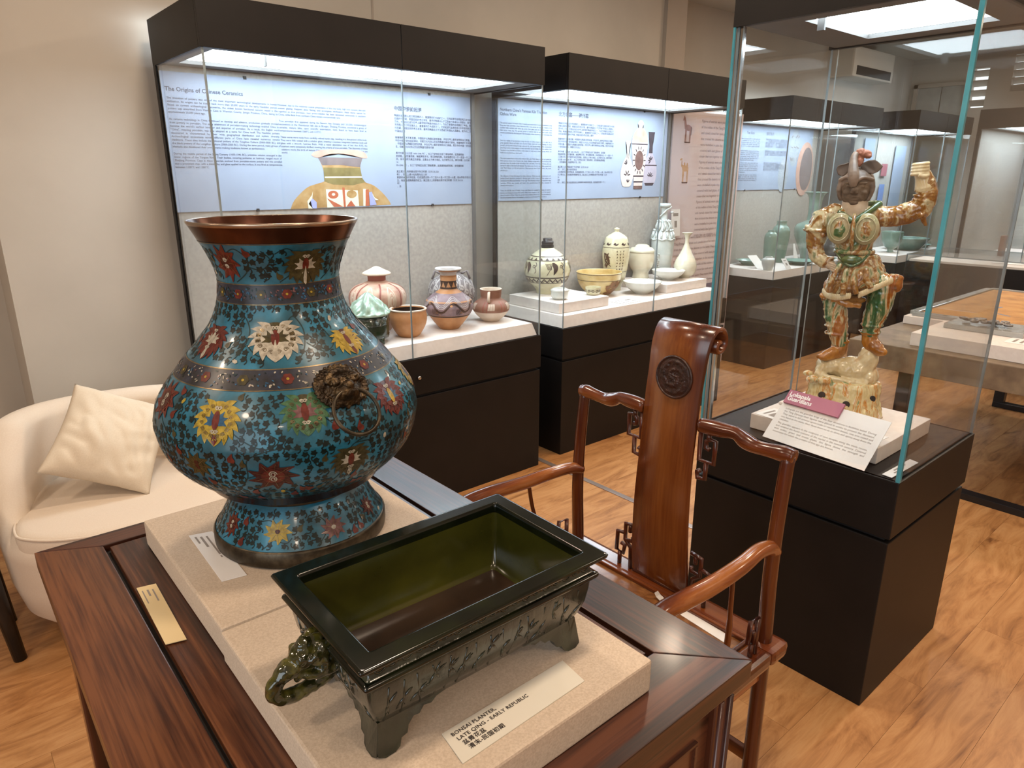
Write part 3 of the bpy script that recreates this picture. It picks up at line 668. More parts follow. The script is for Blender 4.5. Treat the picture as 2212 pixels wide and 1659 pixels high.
# A pink and red striped covered jar
x, y = 1.650, 2.925; f0 = CAM(x, y)
t, P_ = pot('lidded_jar', 'round pink jar with red vertical stripes and a flat conical lid, behind the green box', 'jar', (x, y, .78), [(.05, 0), (.062, .01), (.102, .08), (.127, .12), (.1365, .155), (.130, .19), (.105, .215), (.062, .231), (.040, .244), (.041, .266), (.05, .272)], 'clay_pink')
m = MB()
for a in (-1.3, -.75, .12, .95, 1.5): P_.ribbon(m, [(f0+a+.05*math.sin(z*30), z) for z in [.06+.17*i/14 for i in range(15)]], .008)
m.build('red_stripes', 'clay_red', t)
m = MB()
for a in (-1.0, -.3, .5, 1.2):
    for k, s_ in enumerate((.032, .021, .011)):
        P_.ribbon(m, [(f0+a+s_*5.2*math.cos(q)*.9, .155+s_*2.0*math.sin(q)) for q in [PI*2*i/20 for i in range(21)]], .005, .0007)
m.build('cream_swirls', 'clay_cream', t)
MB().lathe([(0, .268), (.066, .270), (.068, .275), (.062, .281), (.03, .296), (.012, .306), (0, .309)], 40).build('lid', 'clay_cream', t)
MB().lathe([(.0415, .236), (.042, .242), (.0425, .262), (.052, .2675)], 32).build('neck_band', 'clay_red', t)
# B white swirl jar at the back
x, y = 2.092, 2.938; f0 = CAM(x, y)
t, P_ = pot('globular_jar', 'big globular jar with white swirl painting, half hidden behind the wave-painted jar', 'jar', (x, y, .78), [(.045, 0), (.075, .04), (.100, .077), (.121, .13), (.108, .192), (.064, .227), (.047, .2436), (.055, .26)], 'clay_grey')
m = MB()
for i in range(26):
    a = f0-1.5+3*i/25; z = .09+.11*((i*7) % 5)/5
    for s_ in (.026, .015): P_.ribbon(m, [(a+s_*6*math.cos(q), z+.02+s_*1.3*math.sin(q+.4)) for q in [.2+PI*1.5*j/10 for j in range(11)]], .0045)
m.build('white_swirls', 'clay_white', t)
m = MB()
for s_ in (-1, 1):
    a = f0+s_*1.35; m.tube([P_.at(a, .235, .0), P_.at(a, .25, .02), P_.at(a, .225, .03), P_.at(a, .205, .005)], .006, 8)
m.build('lug_handle', 'clay_grey', t)
# C wave-painted long-necked jar
x, y = 1.938, 2.745; f0 = CAM(x, y)
t, P_ = pot('wave_painted_jar', 'tall-necked jar with mauve wave bands and wide white lip, right of the orange bowl', 'jar', (x, y, .78), [(.0456, 0), (.0818, .043), (.1175, .10), (.112, .13), (.1058, .146), (.0606, .18), (.0395, .198), (.0385, .247), (.040, .272), (.050, .282), (.0623, .2875), (.063, .292)], 'clay_orange')
m = MB(); P_.band(m, .078, .178, .0006, k=10); m.build('mauve_ground', 'clay_mauve', t)
m = MB(); P_.band(m, .196, .236, .0008); P_.band(m, .07, .077, .0009)
P_.ribbon(m, [(f0-PI+2*PI*i/120, .118+.020*math.sin(6*(2*PI*i/120)+.4)) for i in range(121)], .007, .0012)
P_.ribbon(m, [(f0-PI+2*PI*i/120, .112+.020*math.sin(6*(2*PI*i/120)+.4)) for i in range(121)], .003, .0012)
for a in (-.62, .42, 1.46):
    for j in range(6): P_.ribbon(m, [(f0+a+.05*j-.12, .085), (f0+a+.05*j-.09, .112)], .0025, .0011)
m.build('dark_waves', 'clay_dark', t)
m = MB()
for d in (.014, .022, .03): P_.ribbon(m, [(f0-PI+2*PI*i/120, .118+d+.020*math.sin(6*(2*PI*i/120)+.4)) for i in range(121)], .003, .0011)
P_.band(m, .262, .280, .0008)
m.build('pale_waves', 'clay_white', t)
m = MB(); P_.band(m, .236, .254, .0010)
for i in range(9):
    a = f0+2*PI*i/9; P_.poly(m, a, .205, [(-.011, .0), (.011, 0), (0, .026)], .0012)
for a, z in ((-.95, .135), (.1, .128), (1.1, .132)): P_.poly(m, f0+a, z, blob(0, 0, .007, .006, 12), .0014)
for i in range(3): P_.poly(m, f0-.55+i*1.05, .095, [(-.022, -.012), (.02, -.012), (.012, .012), (-.002, .025)], .0010)
m.build('tan_marks', 'clay_tan', t)
MB().lathe([(.040, .281), (.0635, .2872), (.0645, .290), (.0628, .2945), (.04, .291), (.038, .283)], 48).build('lip', 'clay_white', t)
# D plain bowl
pot('clay_bowl', 'plain orange clay bowl with a dark inside, between green box and wave jar', 'bowl', (1.692, 2.725, .78), [(.043, 0), (.056, .012), (.078, .05), (.0865, .088), (.082, .122), (.086, .128)], 'clay_orange', th=.007)
t = bpy.data.objects['clay_bowl']
MB().lathe([(0, .02), (.05, .025), (.074, .06), (.0782, .09), (.0745, .1235)], 40).build('inside', 'bowl_inside', t)
MB().lathe([(.0752, .1236), (.083, .1235), (.0872, .129), (.082, .1325), (.076, .129)], 40).build('rim', 'clay_cream', t)
# F small red jar
x, y = 2.209, 2.755; f0 = CAM(x, y)
t, P_ = pot('small_painted_jar', 'small red and brown jar with one strap handle, rightmost in the left showcase', 'jar', (x, y, .78), [(.038, 0), (.06, .018), (.0836, .043), (.0954, .07), (.085, .095), (.052, .118), (.052, .13), (.0545, .158), (.057, .166)], 'clay_cream')
m = MB(); P_.band(m, .055, .163, .0006, k=12); m.build('brown_ground', 'clay_brown', t)
m = MB()
for i in range(5):
    a = f0-1.2+i*1.2
    for j in range(7): P_.ribbon(m, [(a+.055*j-.16, .068), (a+.055*j-.13, .098)], .0032, .0012)
m.build('cream_hatching', 'clay_cream', t)
m = MB()
for i in range(6): P_.ribbon(m, [(f0-.45+i*1.05, .056), (f0-.42+i*1.05, .108)], .006, .0012); P_.ribbon(m, [(f0-.25+i*1.05, .056), (f0-.22+i*1.05, .108)], .004, .0012)
m.build('red_bars', 'clay_red', t)
MB().tube([P_.at(f0-.15, .155, .002), P_.at(f0-.15, .158, .014), P_.at(f0-.15, .13, .028), P_.at(f0-.15, .104, .004)], .007, 10, flat=.6).build('handle', 'clay_cream', t)
# E green box
x, y = 1.488, 2.73
t = empty('hill_censer', (x, y, .78), 0, 'dark green glazed cylinder box with a pale mountain-shaped lid on three feet', 'jar')
m = MB().lathe([(0, .024), (.086, .024), (.0885, .03), (.0885, .125), (.082, .128), (0, .128)], 56); m.build('body', 'glaze_dark_green', t)
m = MB()
for z in (.04, .085, .112): m.lathe([(.0885, z), (.0902, z+.0015), (.0885, z+.003)], 56)
m.build('ribs', 'glaze_dark_green', t)
m = MB()
for k in range(3):
    a = CAM(x, y)+.75+k*2*PI/3; c_ = Vector((.078*math.cos(a), .078*math.sin(a), 0))
    MB()
    mm = MB(); mm.tube([c_*1.0+Vector((0, 0, .03)), c_*1.06+Vector((0, 0, .014)), c_*1.02+Vector((0, 0, .0))], [.014, .009, .011], 10); mm.build('foot', 'glaze_dark_green', t)
m = MB()
def lidf(r, z, a):
    if z < .137 or r < .012: return r
    return r*(1+.13*math.sin(7*a+z*60)*min(1, (z-.137)/.03)+.07*math.sin(13*a-z*90))
m.lathe([(0, .128), (.094, .128), (.0965, .133), (.0945, .138), (.088, .142), (.083, .15), (.072, .163), (.060, .178), (.045, .192), (.033, .205), (.018, .218), (.009, .224), (0, .226)], 72, fn=lidf)
m.build('lid', 'glaze_celadon', t)
G2 = 'cream and white vessels in the middle showcase'
# H big cream jar with brown painting
x, y = 2.801, 2.965; f0 = CAM(x, y)
t, P_ = pot('painted_jar', 'large round cream jar with dark brown floral painting and stub neck, on the left block', 'jar', (x, y, .836), [(.060, 0), (.066, .02), (.0818, .041), (.116, .075), (.132, .115), (.1354, .144), (.1242, .185), (.1, .215), (.0726, .238), (.037, .262), (.033, .27), (.034, .285)], 'glaze_cream')
m = MB()
for z in (.100, .197, .218): P_.band(m, z, z+.004, .0008)
P_.band(m, .105, .107, .0008); P_.band(m, .070, .074, .0008)
P_.ribbon(m, [(f0-PI+2*PI*i/48, .087+.010*(1 if i % 2 else -1)) for i in range(49)], .006, .001)
P_.ribbon(m, [(f0-PI+2*PI*i/48+.06, .083+.008*(1 if i % 2 else -1)) for i in range(49)], .003, .001)
for i in range(20): P_.poly(m, f0+2*PI*i/20, .207, [(-.010, -.008), (.010, -.008), (0, .010)], .001)
def scroll(P_, m, th, z, s_, flip=1, w=.004, turns=1.3):
    pts = []
    for i in range(22):
        q = turns*2*PI*i/21; rr = s_*(1-i/24)
        pts.append((th+flip*rr*math.cos(q)/P_.rz(z)[0], z+rr*math.sin(q)*.9))
    P_.ribbon(m, pts, [w*(1-.5*i/21) for i in range(22)], .001)
for i in range(5):
    a = f0+.15+i*2*PI/5
    P_.poly(m, a+.13, .155, bezier([(0, -.035), (.022, -.01), (.026, .018), (.005, .034), (-.008, .03), (.008, .01), (0, -.035)], 3), .002)
    for j in range(5): P_.ribbon(m, [(a-.1+j*.035, .150), (a-.22+j*.06, .185)], .003, .001)
    P_.ribbon(m, [(a-.16, .118), (a-.02, .15), (a+.12, .185)], .003, .001)
    P_.ribbon(m, bezier([(a+.55, .19), (a+.63, .175), (a+.55, .16), (a+.62, .145), (a+.56, .13)], 4), .004, .001)
    scroll(P_, m, a+.5, .165, .012)
m.build('brown_painting', 'slip_brown', t)
MB().lathe([(.0, .262), (.036, .263), (.038, .274), (.034, .284), (.036, .292), (.034, .300), (.027, .303), (.028, .314), (.024, .318), (0, .312)], 28).build('neck', 'slip_dark', t)
# I ovoid jar with writing
x, y = 3.463, 3.02; f0 = CAM(x, y)
t, P_ = pot('ovoid_jar', 'tall ovoid cream jar with knobbed lid and columns of brown writing, behind the yellow bowl', 'jar', (x, y, .78), [(.042, 0), (.048, .035), (.0668, .08), (.0844, .185), (.0875, .265), (.0717, .3325), (.055, .35)], 'glaze_cream')
MB().lathe([(.056, .348), (.052, .354), (.036, .362), (.020, .372), (.012, .378), (.018, .388), (.017, .396), (0, .402)], 32).build('lid', 'glaze_cream', t)
m = MB(); P_.band(m, .278, .281, .0008); P_.band(m, .125, .128, .0008)
for i in range(10): P_.poly(m, f0+2*PI*i/10, .30, bezier([(-.018, 0), (-.006, .012), (.004, 0), (.018, .008), (.004, -.008), (-.018, 0)], 3), .001)
for c_ in range(3):
    for r_ in range(7):
        a = f0+.12+c_*.23; z = .258-r_*.019
        for k in range(4): P_.ribbon(m, [(a+rnd.uniform(-.06, .06), z+rnd.uniform(-.006, .006)), (a+rnd.uniform(-.06, .06), z+rnd.uniform(-.006, .006))], .0024, .0014)
for i in range(9): P_.ribbon(m, bezier([(f0-.9+rnd.uniform(-.1, .6), .15+rnd.uniform(0, .1)) for _ in range(4)], 5), .0045, .0014)
m.build('brown_painting', 'slip_brown', t)
# J squat lidded jar
x, y = 3.725, 3.02
t, P_ = pot('covered_jar', 'stout ivory covered jar with petal-edged flat lid, behind the front white dish', 'jar', (x, y, .836), [(.058, 0), (.0534, .03), (.056, .045), (.075, .075), (.0843, .125), (.084, .165), (.081, .176)], 'glaze_ivory')
MB().lathe([(.0, .172), (.085, .172), (.0865, .178), (.084, .188), (.068, .203), (.048, .207), (.044, .217), (.03, .224), (0, .225)], 48, fn=lambda r, z, a: r*(1+(.05*math.sin(5*a) if z > .206 else 0))).build('lid', 'glaze_ivory', t)
# K funerary vase with figures
x, y = 3.957, 3.03; f0 = CAM(x, y)
t, P_ = pot('figured_vase', 'tall pale funerary vase with modelled figures round its neck and cup mouth', 'vase', (x, y, .836), [(.053, 0), (.060, .02), (.069, .08), (.0755, .17), (.078, .238), (.07, .262), (.045, .31), (.030, .36), (.0222, .39), (.0222, .45), (.03, .458), (.041, .466), (.042, .476), (.038, .484)], 'glaze_paleblue')
m = MB()
m.tube([P_.at(2*PI*i/60, .246+.004*math.sin(8*2*PI*i/60), .003) for i in range(60)], .0055, 8, closed=True)
for i in range(12):
    a = 2*PI*i/12
    m.tube([P_.at(a, .252, .004), P_.at(a, .29, .012)], [.008, .006], 8); m.ball(P_.at(a, .30, .014), .0085, 10, 8)
for i in range(9):
    a = f0+2*PI*i/9
    m.tube([P_.at(a, .305, .004), P_.at(a+.25, .33, .016), P_.at(a+.1, .355, .012), P_.at(a-.25, .375, .008)], [.009, .007, .006, .004], 8)
    m.ball(P_.at(a+.1, .362, .014), .008, 8, 6)
m.tube([P_.at(f0-1.3+.16*i, .39+.0045*i, .008+.004*math.sin(i)) for i in range(18)], .0055, 8); m.ball(P_.at(f0+1.55, .425, .03), (.016, .008, .007), 10, 8)
for i in range(8): m.ball(P_.at(f0-.3+.03*math.sin(i*2), .05+.014*i, .002), .007, 8, 6)
m.build('modelled_figures', 'glaze_paleblue', t)
# L pear bottle
x, y = 3.97, 2.838
pot('pear_bottle', 'ivory pear-shaped bottle with slim neck and flared mouth, on the right block', 'vase', (x, y, .836), [(.034, 0), (.036, .008), (.0631, .028), (.0755, .072), (.065, .118), (.0376, .168), (.0145, .228), (.0145, .265), (.022, .285), (.0373, .299)], 'glaze_ivory', th=.003)
# M yellow bowl
x, y = 3.233, 2.95; f0 = CAM(x, y)
t, P_ = pot('deep_bowl', 'deep yellow glazed bowl with a burnt brown patch, in front of the ovoid jar', 'bowl', (x, y, .78), [(.05, 0), (.07, .01), (.1106, .049), (.1335, .093), (.1403, .142), (.143, .146)], 'glaze_yellow', th=.005)
m = MB(); P_.band(m, .1, .103, .0008); P_.band(m, .139, .1415, .0006); m.build('brown_line', 'slip_brown', t)
m = MB()
for i in range(26):
    u = i/25; a = f0+.55+.75*u+.12*math.sin(i*2.3); z = .025+.075*((i*5) % 7)/7
    P_.poly(m, a, z, blob(0, 0, .020+.006*math.sin(i), .013, 9, i), .0024+.00002*i)
m.build('burnt_patch', 'burnt_glaze', t)
pot('shallow_dish', 'white shallow dish at the front of the middle showcase, on the long block', 'dish', (3.488, 2.81, .78), [(.045, 0), (.05, .006), (.0944, .038), (.12, .072), (.1236, .079)], 'glaze_white', th=.004)
pot('shallow_dish', 'white shallow dish on the right block, in front of the pear-shaped bottle', 'dish', (3.797, 2.845, .836), [(.04, 0), (.044, .005), (.0865, .032), (.106, .057), (.111, .0646)], 'glaze_white', th=.004)
t, P_ = pot('covered_box', 'small white covered box with dimpled lid, at the left block\'s front', 'box', (2.707, 2.76, .836), [(.030, 0), (.034, .003), (.0467, .014), (.0492, .040), (.0495, .046)], 'glaze_white')
MB().lathe([(.0, .046), (.051, .046), (.0525, .050), (.05, .056), (.035, .063), (.02, .060), (0, .061)], 40).build('lid', 'glaze_white', t)
x, y = 2.962, 2.745; f0 = CAM(x, y)
t, P_ = pot('painted_cup', 'small cream cup with brown scrolls, on the left block before the yellow bowl', 'cup', (x, y, .836), [(.030, 0), (.034, .003), (.0425, .016), (.0440, .035), (.0452, .0455)], 'glaze_cream', th=.003)
m = MB()
for i in range(5): scroll(P_, m, f0-1.1+i*.55, .024, .010, 1 if i % 2 else -1, .004)
m.build('brown_painting', 'slip_brown', t)
def card(name, label, corners, material='paper_white', th=.0012, lines=None, grp=None, cat='label', lm='ink_grey', lift=0):
    """thin card on four corner points (counter-clockwise), optional printed lines (u0,u1,v,h)"""
    c = [Vector(p) for p in corners]; t = empty(name, c[0], 0, label, cat, grp)
    o0 = c[0]; n = (c[1]-c[0]).cross(c[3]-c[0]).normalized()
    c = [p-o0 for p in c]
    mb = MB(); vs = c+[p+n*th for p in c]
    mb.add(vs, [(3, 2, 1, 0), (4, 5, 6, 7), (0, 1, 5, 4), (1, 2, 6, 5), (2, 3, 7, 6), (3, 0, 4, 7)]); mb.build('sheet', material, t)
    if lines:
        mb = MB()
        for (u0, u1, v, h) in lines:
            def Q(u, v): return c[0]*(1-u)*(1-v)+c[1]*u*(1-v)+c[2]*u*v+c[3]*(1-u)*v+n*(th+.0003)
            mb.add([Q(u0, v-h/2), Q(u1, v-h/2), Q(u1, v+h/2), Q(u0, v+h/2)], [(0, 1, 2, 3)])
        mb.build('printed_lines', lm, t)
    return t
card('caption_card', 'flat white caption card on the long block before the yellow bowl', [(3.10, 2.62, .7815), (3.27, 2.63, .7815), (3.27, 2.76, .7815), (3.10, 2.74, .7815)], lines=[(.1, .45, .75, .1), (.1, .4, .55, .08), (.55, .9, .6, .2), (.1, .5, .25, .1), (.6, .9, .25, .12)])
tagc = card('caption_card', 'small upright card leaning against the banner, left of the pear bottle', [(4.17, 3.12, 1.08), (4.27, 3.12, 1.08), (4.27, 3.135, 1.27), (4.17, 3.135, 1.27)], lines=[(.2, .8, .8, .12), (.35, .65, .45, .25)])
# third case contents
G3 = 'green glazed vessels behind the guardian'
pot('flared_vase', 'tall pale green vase with a wide flared mouth, behind the guardian\'s raised shoulder', 'vase', (6.15, 3.07, .78), [(.07, 0), (.092, .08), (.148, .215), (.14, .30), (.07, .338), (.054, .36), (.054, .50), (.072, .56), (.106, .585)], 'glaze_seagreen')
pot('shouldered_jar', 'grey green jar with short neck, taller of the two left of the flared vase', 'jar', (5.72, 3.13, .78), [(.05, 0), (.058, .06), (.075, .24), (.065, .29), (.045, .315), (.04, .335), (.043, .35)], 'glaze_seagreen')
pot('shouldered_jar', 'small squat green jar in front of the taller grey green jar', 'jar', (5.46, 3.07, .78), [(.038, 0), (.045, .05), (.054, .21), (.046, .255), (.03, .275), (.028, .288)], 'glaze_seagreen')
t, P_ = pot('small_ewer', 'small pale lobed ewer at the left corner of the showcase behind the guardian', 'jar', (5.16, 2.90, .78), [(.033, 0), (.04, .02), (.052, .055), (.05, .085), (.033, .098), (.03, .108)], 'glaze_paleblue')
MB().tube([(.05, 0, .05), (.075, 0, .07), (.08, 0, .09)], [.01, .007, .006], 10).build('spout', 'glaze_paleblue', t)
pot('celadon_plate', 'pale green plate at the left end of the green vase showcase', 'dish', (5.36, 3.19, .78), [(.055, 0), (.06, .006), (.10, .035), (.115, .042)], 'glaze_seagreen', th=.004)
pot('celadon_plate', 'pale green plate in the middle of the green vase showcase', 'dish', (5.72, 2.93, .78), [(.06, 0), (.065, .006), (.12, .03), (.135, .036)], 'glaze_seagreen', th=.004)
pot('celadon_plate', 'pale green plate below the flared vase', 'dish', (6.12, 2.90, .78), [(.045, 0), (.05, .006), (.082, .024), (.095, .030)], 'glaze_seagreen', th=.004)
card('folded_card', 'bent white caption sheet standing behind the small ewer', [(5.17, 3.0, .781), (5.27, 2.98, .781), (5.24, 3.06, .88), (5.14, 3.08, .88)], lines=None)
card('caption_card', 'narrow white card propped on the front edge of the block behind the guardian', [(5.32, 2.83, .7815), (5.38, 2.82, .7815), (5.37, 2.87, .86), (5.31, 2.88, .86)], lines=[(.25, .75, .8, .1), (.35, .7, .45, .25)])
card('folded_card', 'white peaked card between the grey green jar and the flared vase', [(5.86, 3.06, .781), (5.95, 3.06, .781), (5.92, 3.1, .93), (5.90, 3.1, .93)])
# far case contents: boards, hanging notices and a few bowls
for k, (x_, y_, z0, z1, w_, mt, lb) in enumerate([(7.25, 3.15, 1.35, 1.85, .22, 'panel_print', 'tall pale notice left of the far showcase'), (7.66, 3.15, 1.50, 1.62, .13, 'red_board', 'small plum-red notice on the far showcase\'s back'), (7.66, 3.15, 1.24, 1.42, .12, 'blue_board', 'small blue notice below the plum-red one'), (8.0, 3.15, 1.1, 1.8, .26, 'panel_print', 'tall pale notice right of the plum-red notice')]):
    o = MB().box((-w_/2, -.004, 0), (w_/2, 0, z1-z0)).build('notice_board', mt); o.location = (x_, y_, z0); tag(o, lb, 'notice')
pot('footed_cup', 'grey green footed cup seen beside the guardian\'s helmet', 'cup', (7.35, 2.85, .78), [(.03, 0), (.03, .03), (.06, .06), (.09, .12), (.10, .2)], 'glaze_seagreen')
pot('green_basin', 'blue green basin in the far showcase below the guardian\'s elbow', 'bowl', (7.75, 2.85, .78), [(.10, 0), (.12, .01), (.18, .08), (.20, .12)], 'glaze_seagreen')
pot('celadon_plate', 'pale green plate right of the basin in the far showcase', 'dish', (8.1, 2.85, .78), [(.06, 0), (.065, .006), (.10, .03), (.11, .036)], 'glaze_seagreen', th=.004)
mat('handle_glaze', '#14170a', '#2c2d12', .13, 60, 4, coat=.6, c3='#53501f')
# ------------------------------------------------------------------ carved table with its blocks
T = .80
tb = empty('carved_table', (.455, .967, 0), 0, 'dark red-brown hardwood table with framed top, under the blue vase and green planter', 'table')
def L(x, y, z=0): return (x-.455, y-.967, z)
TX0, TX1, TY0, TY1 = .068, .849, .433, 1.502
FW = .108
def slabpoly(name, pts, z0, z1, m, bev=.0018):
    bm = bmesh.new(); vs = [bm.verts.new(L(x, y, z0)) for x, y in pts]; f = bm.faces.new(vs)
    r = bmesh.ops.extrude_face_region(bm, geom=[f]); bmesh.ops.translate(bm, verts=[v for v in r['geom'] if isinstance(v, bmesh.types.BMVert)], vec=(0, 0, z1-z0))
    bmesh.ops.recalc_face_normals(bm, faces=bm.faces)
    bmesh.ops.bevel(bm, geom=[e for e in bm.edges], offset=bev, segments=2, affect='EDGES', profile=.6)
    o = MB().addbm(bm, False).build(name, m, tb); bm.free(); return o
g = .0006
slabpoly('frame_board', [(TX0, TY0), (TX0+FW-g, TY0+FW), (TX0+FW-g, TY1-.058), (TX0, TY1)], T-.034, T, 'table_wood')
slabpoly('frame_board', [(TX1, TY0), (TX1, TY1), (TX1-.10, TY1-.058), (TX1-.10, TY0+FW)], T-.034, T, 'table_wood')
slabpoly('frame_board', [(TX0+.002, TY1+.0), (TX0+FW, TY1-.057), (TX1-.10, TY1-.057), (TX1-.002, TY1)], T-.034, T, 'table_wood_cross')
slabpoly('frame_board', [(TX0+.001, TY0), (TX1-.001, TY0), (TX1-.101, TY0+FW), (TX0+FW+.001, TY0+FW)], T-.034, T, 'table_wood_cross')
slabpoly('panel', [(TX0+FW+.009, TY0+FW+.008), (TX1-.109, TY0+FW+.008), (TX1-.109, TY1-.066), (TX0+FW+.009, TY1-.066)], T-.03, T-.0015, 'table_wood')
MB().box(L(TX0+FW-.01, TY0+FW-.01, T-.032), L(TX1-.09, TY1-.05, T-.014)).build('groove_floor', 'dark_slot', tb)
# moulded edge under the top, on all four sides
for z, dz, ins, nm in ((T-.046, .011, .006, 'edge_moulding'), (T-.058, .011, .014, 'edge_moulding')):
    MB().box(L(TX0+ins, TY0+ins, z), L(TX1-ins, TY1-ins, z+dz), bev=.004).build(nm, 'table_wood_cross', tb)
ZL = T-.058
for sx, x in ((1, TX0+.02), (-1, TX1-.02)):
    for sy, y in ((1, TY0+.016), (-1, TY1-.016)):
        m = MB(); m.box(L(x, y, 0), L(x+sx*.04, y+sy*.04, ZL), bev=.004)
        m.tube([L(x+sx*.006, y-sy*.001, .0), L(x+sx*.006, y-sy*.001, ZL)], .005, 8); m.tube([L(x+sx*.03, y-sy*.001, .0), L(x+sx*.03, y-sy*.001, ZL)], .005, 8)
        m.build('leg', 'table_wood_upright', tb)
MB().box(L(TX0+.06, TY0+.028, .30), L(TX1-.06, TY0+.04, ZL)).build('front_panel', 'table_wood_cross', tb)
m = MB()
for a, b in (((TX0+.09, .68), (TX1-.09, .686)), ((TX0+.09, .34), (TX1-.09, .346)), ((TX0+.09, .3465), (TX0+.096, .6795)), ((TX1-.096, .3465), (TX1-.09, .6795))):
    m.box(L(a[0], TY0+.023, a[1]), L(b[0], TY0+.03, b[1]), bev=.001)
m.build('beading', 'table_wood_cross', tb)
MB().box(L(TX1-.05, TY0+.06, .62), L(TX1-.038, TY1-.06, ZL)).build('apron', 'table_wood', tb)
MB().box(L(TX0+.06, TY1-.045, .55), L(TX1-.06, TY1-.033, ZL)).build('apron', 'table_wood_cross', tb)
# drawers with brass pulls on the left long side
for k in range(3):
    y0 = TY0+.064+k*(TY1-TY0-.128)/3; y1 = y0+(TY1-TY0-.128)/3-.006
    d = MB().box(L(TX0+.03, y0, .55), L(TX0+.05, y1, ZL-.004), bev=.003).build('drawer', 'table_wood', tb)
    yc = (y0+y1)/2
    m = MB()
    for s_ in (-1, 1): m.ball(L(TX0+.026, yc+s_*.045, .665), .007, 10, 8)
    m.build('pull_post', 'brass', d)
    MB().tube([L(TX0+.020, yc+.045*math.cos(q), .664-.042*math.sin(q)) for q in [PI*i/16 for i in range(17)]], .0035, 8).build('pull', 'brass', d)
MB().box(L(TX0+.05, TY0+.06, .54), L(TX0+.055, TY1-.06, ZL)).build('drawer_rail', 'table_wood', tb)
MB().tube([L(TX0+.016, TY0+.2, .5), L(TX0+.012, TY0+.2, ZL)], .004, 8).build('hinge_rod', 'brass', tb)

block((.240, .492, T), (.679, .946, T+.052), 'square beige cloth-covered block under the green planter', 'slab_fabric', bev=.004)
block((.243, .950, T), (.679, 1.395, T+.052), 'square beige cloth-covered block under the blue vase', 'slab_fabric', bev=.004)
ZS = T+.0525
card('caption_card', 'white caption card lying on the beige block left of the blue vase', [(.287, 1.078, ZS), (.326, 1.071, ZS), (.331, 1.262, ZS), (.292, 1.273, ZS)], 'paper_white', lines=[(.60, .68, .70, .42), (.36, .46, .80, .24), (.16, .24, .86, .16), (.60, .66, .44, .04)])
card('caption_card', 'yellowish caption card lying in the table top groove', [(.1835, 1.043, T+.0006), (.2125, 1.035, T+.0006), (.218, 1.233, T+.0006), (.188, 1.240, T+.0006)], 'paper_cream', lines=[(.66, .74, .80, .22), (.40, .50, .86, .12), (.16, .22, .80, .24)])
cc = card('caption_card', 'cream caption card lettered BONSAI PLANTER, in front of the green planter', [(.370, .519, ZS), (.575, .523, ZS), (.581, .571, ZS), (.377, .571, ZS)], 'paper')
Mc = frame((.008, .038, .0013), (.207, .0015, 0), (0, 1, 0))
for k, (tx, sz) in enumerate((('BONSAI PLANTER,', .0078), ('LATE QING - EARLY REPUBLIC', .0078), ('盆景花盆', .0082), ('清末-民国初期', .0082))):
    text('lettering', tx, sz, Mc @ Matrix.Translation((.006+.0018*k, -.0095*k+.0012, 0)), 'ink', cc, bold=.00012, spacing=1.08)

# ------------------------------------------------------------------ cloisonne vase
VX, VY, VZ = .471, 1.17, T+.0525
vs_ = empty('cloisonne_vase', (VX, VY, VZ), 0, 'big turquoise enamel vase with flowers, dark bands and a copper mouth', 'vase')
VP = [(.156, .006), (.156, .028), (.1525, .031), (.142, .048), (.131, .068), (.121, .086), (.113, .098), (.110, .105), (.117, .113), (.142, .126), (.166, .140), (.188, .158), (.207, .181), (.219, .206), (.2255, .237), (.2255, .25), (.217, .283), (.1935, .318), (.159, .360), (.1245, .401), (.108, .434), (.1005, .466), (.1015, .495), (.113, .528), (.129, .558), (.1365, .574)]
V = Pot(VP, 5); rad = math.radians
V.band  # body split by material along the height
def seg(z0, z1, mname, name, n=128, k=20, off=0):
    m = MB(); V.band(m, z0, z1, off, 0, n, k); return m.build(name, mname, vs_)
seg(.031, .099, 'enamel_turquoise', 'foot', k=14)
seg(.112, .546, 'enamel_turquoise', 'body', k=90)
m = MB(); m.lathe([(0, .012), (.13, .010), (.150, 0), (.1555, .004), (.1565, .012), (.1562, .028), (.1535, .0325), (.1525, .033)], 128); m.build('foot_ring', 'bronze_dark', vs_)
m = MB(); m.lathe([(.1125, .098), (.1145, .1), (.1135, .106), (.1165, .111), (.1175, .1135)], 128); m.build('waist_ring', 'bronze_dark', vs_)
o = V.at(0, .546, 0); lip = [(o.x, o.z), (.1275, .556), (.1355, .571), (.1378, .5745), (.1372, .577), (.1340, .5765)]
MB().lathe(lip[:3], 128).build('mouth_band', 'copper', vs_)
MB().lathe([(.1352, .5705), (.1376, .5735), (.1378, .5765), (.1362, .5775), (.1342, .5765)], 128).build('rim', 'rim_metal', vs_)
MB().lathe([(.1345, .5768), (.127, .560), (.110, .530), (.0985, .495), (.0975, .466), (.105, .434), (.12, .405), (.155, .362), (.19, .318), (.21, .283), (.21, .2), (.15, .12), (0, .115)], 96).build('inside', 'copper', vs_)
m = MB(); V.band(m, .450, .480, .0005, 0, 128, 5); V.band(m, .331, .357, .0005, 0, 128, 5); m.build('dark_band', 'enamel_band', vs_)
m = MB()
m = None
for z in (.449, .4805, .330, .3575, .5455):
    m = MB(); V.band(m, z-.0007, z+.0007, .0008, 0, 128, 1); m.build('wire_line', 'enamel_wire', vs_)
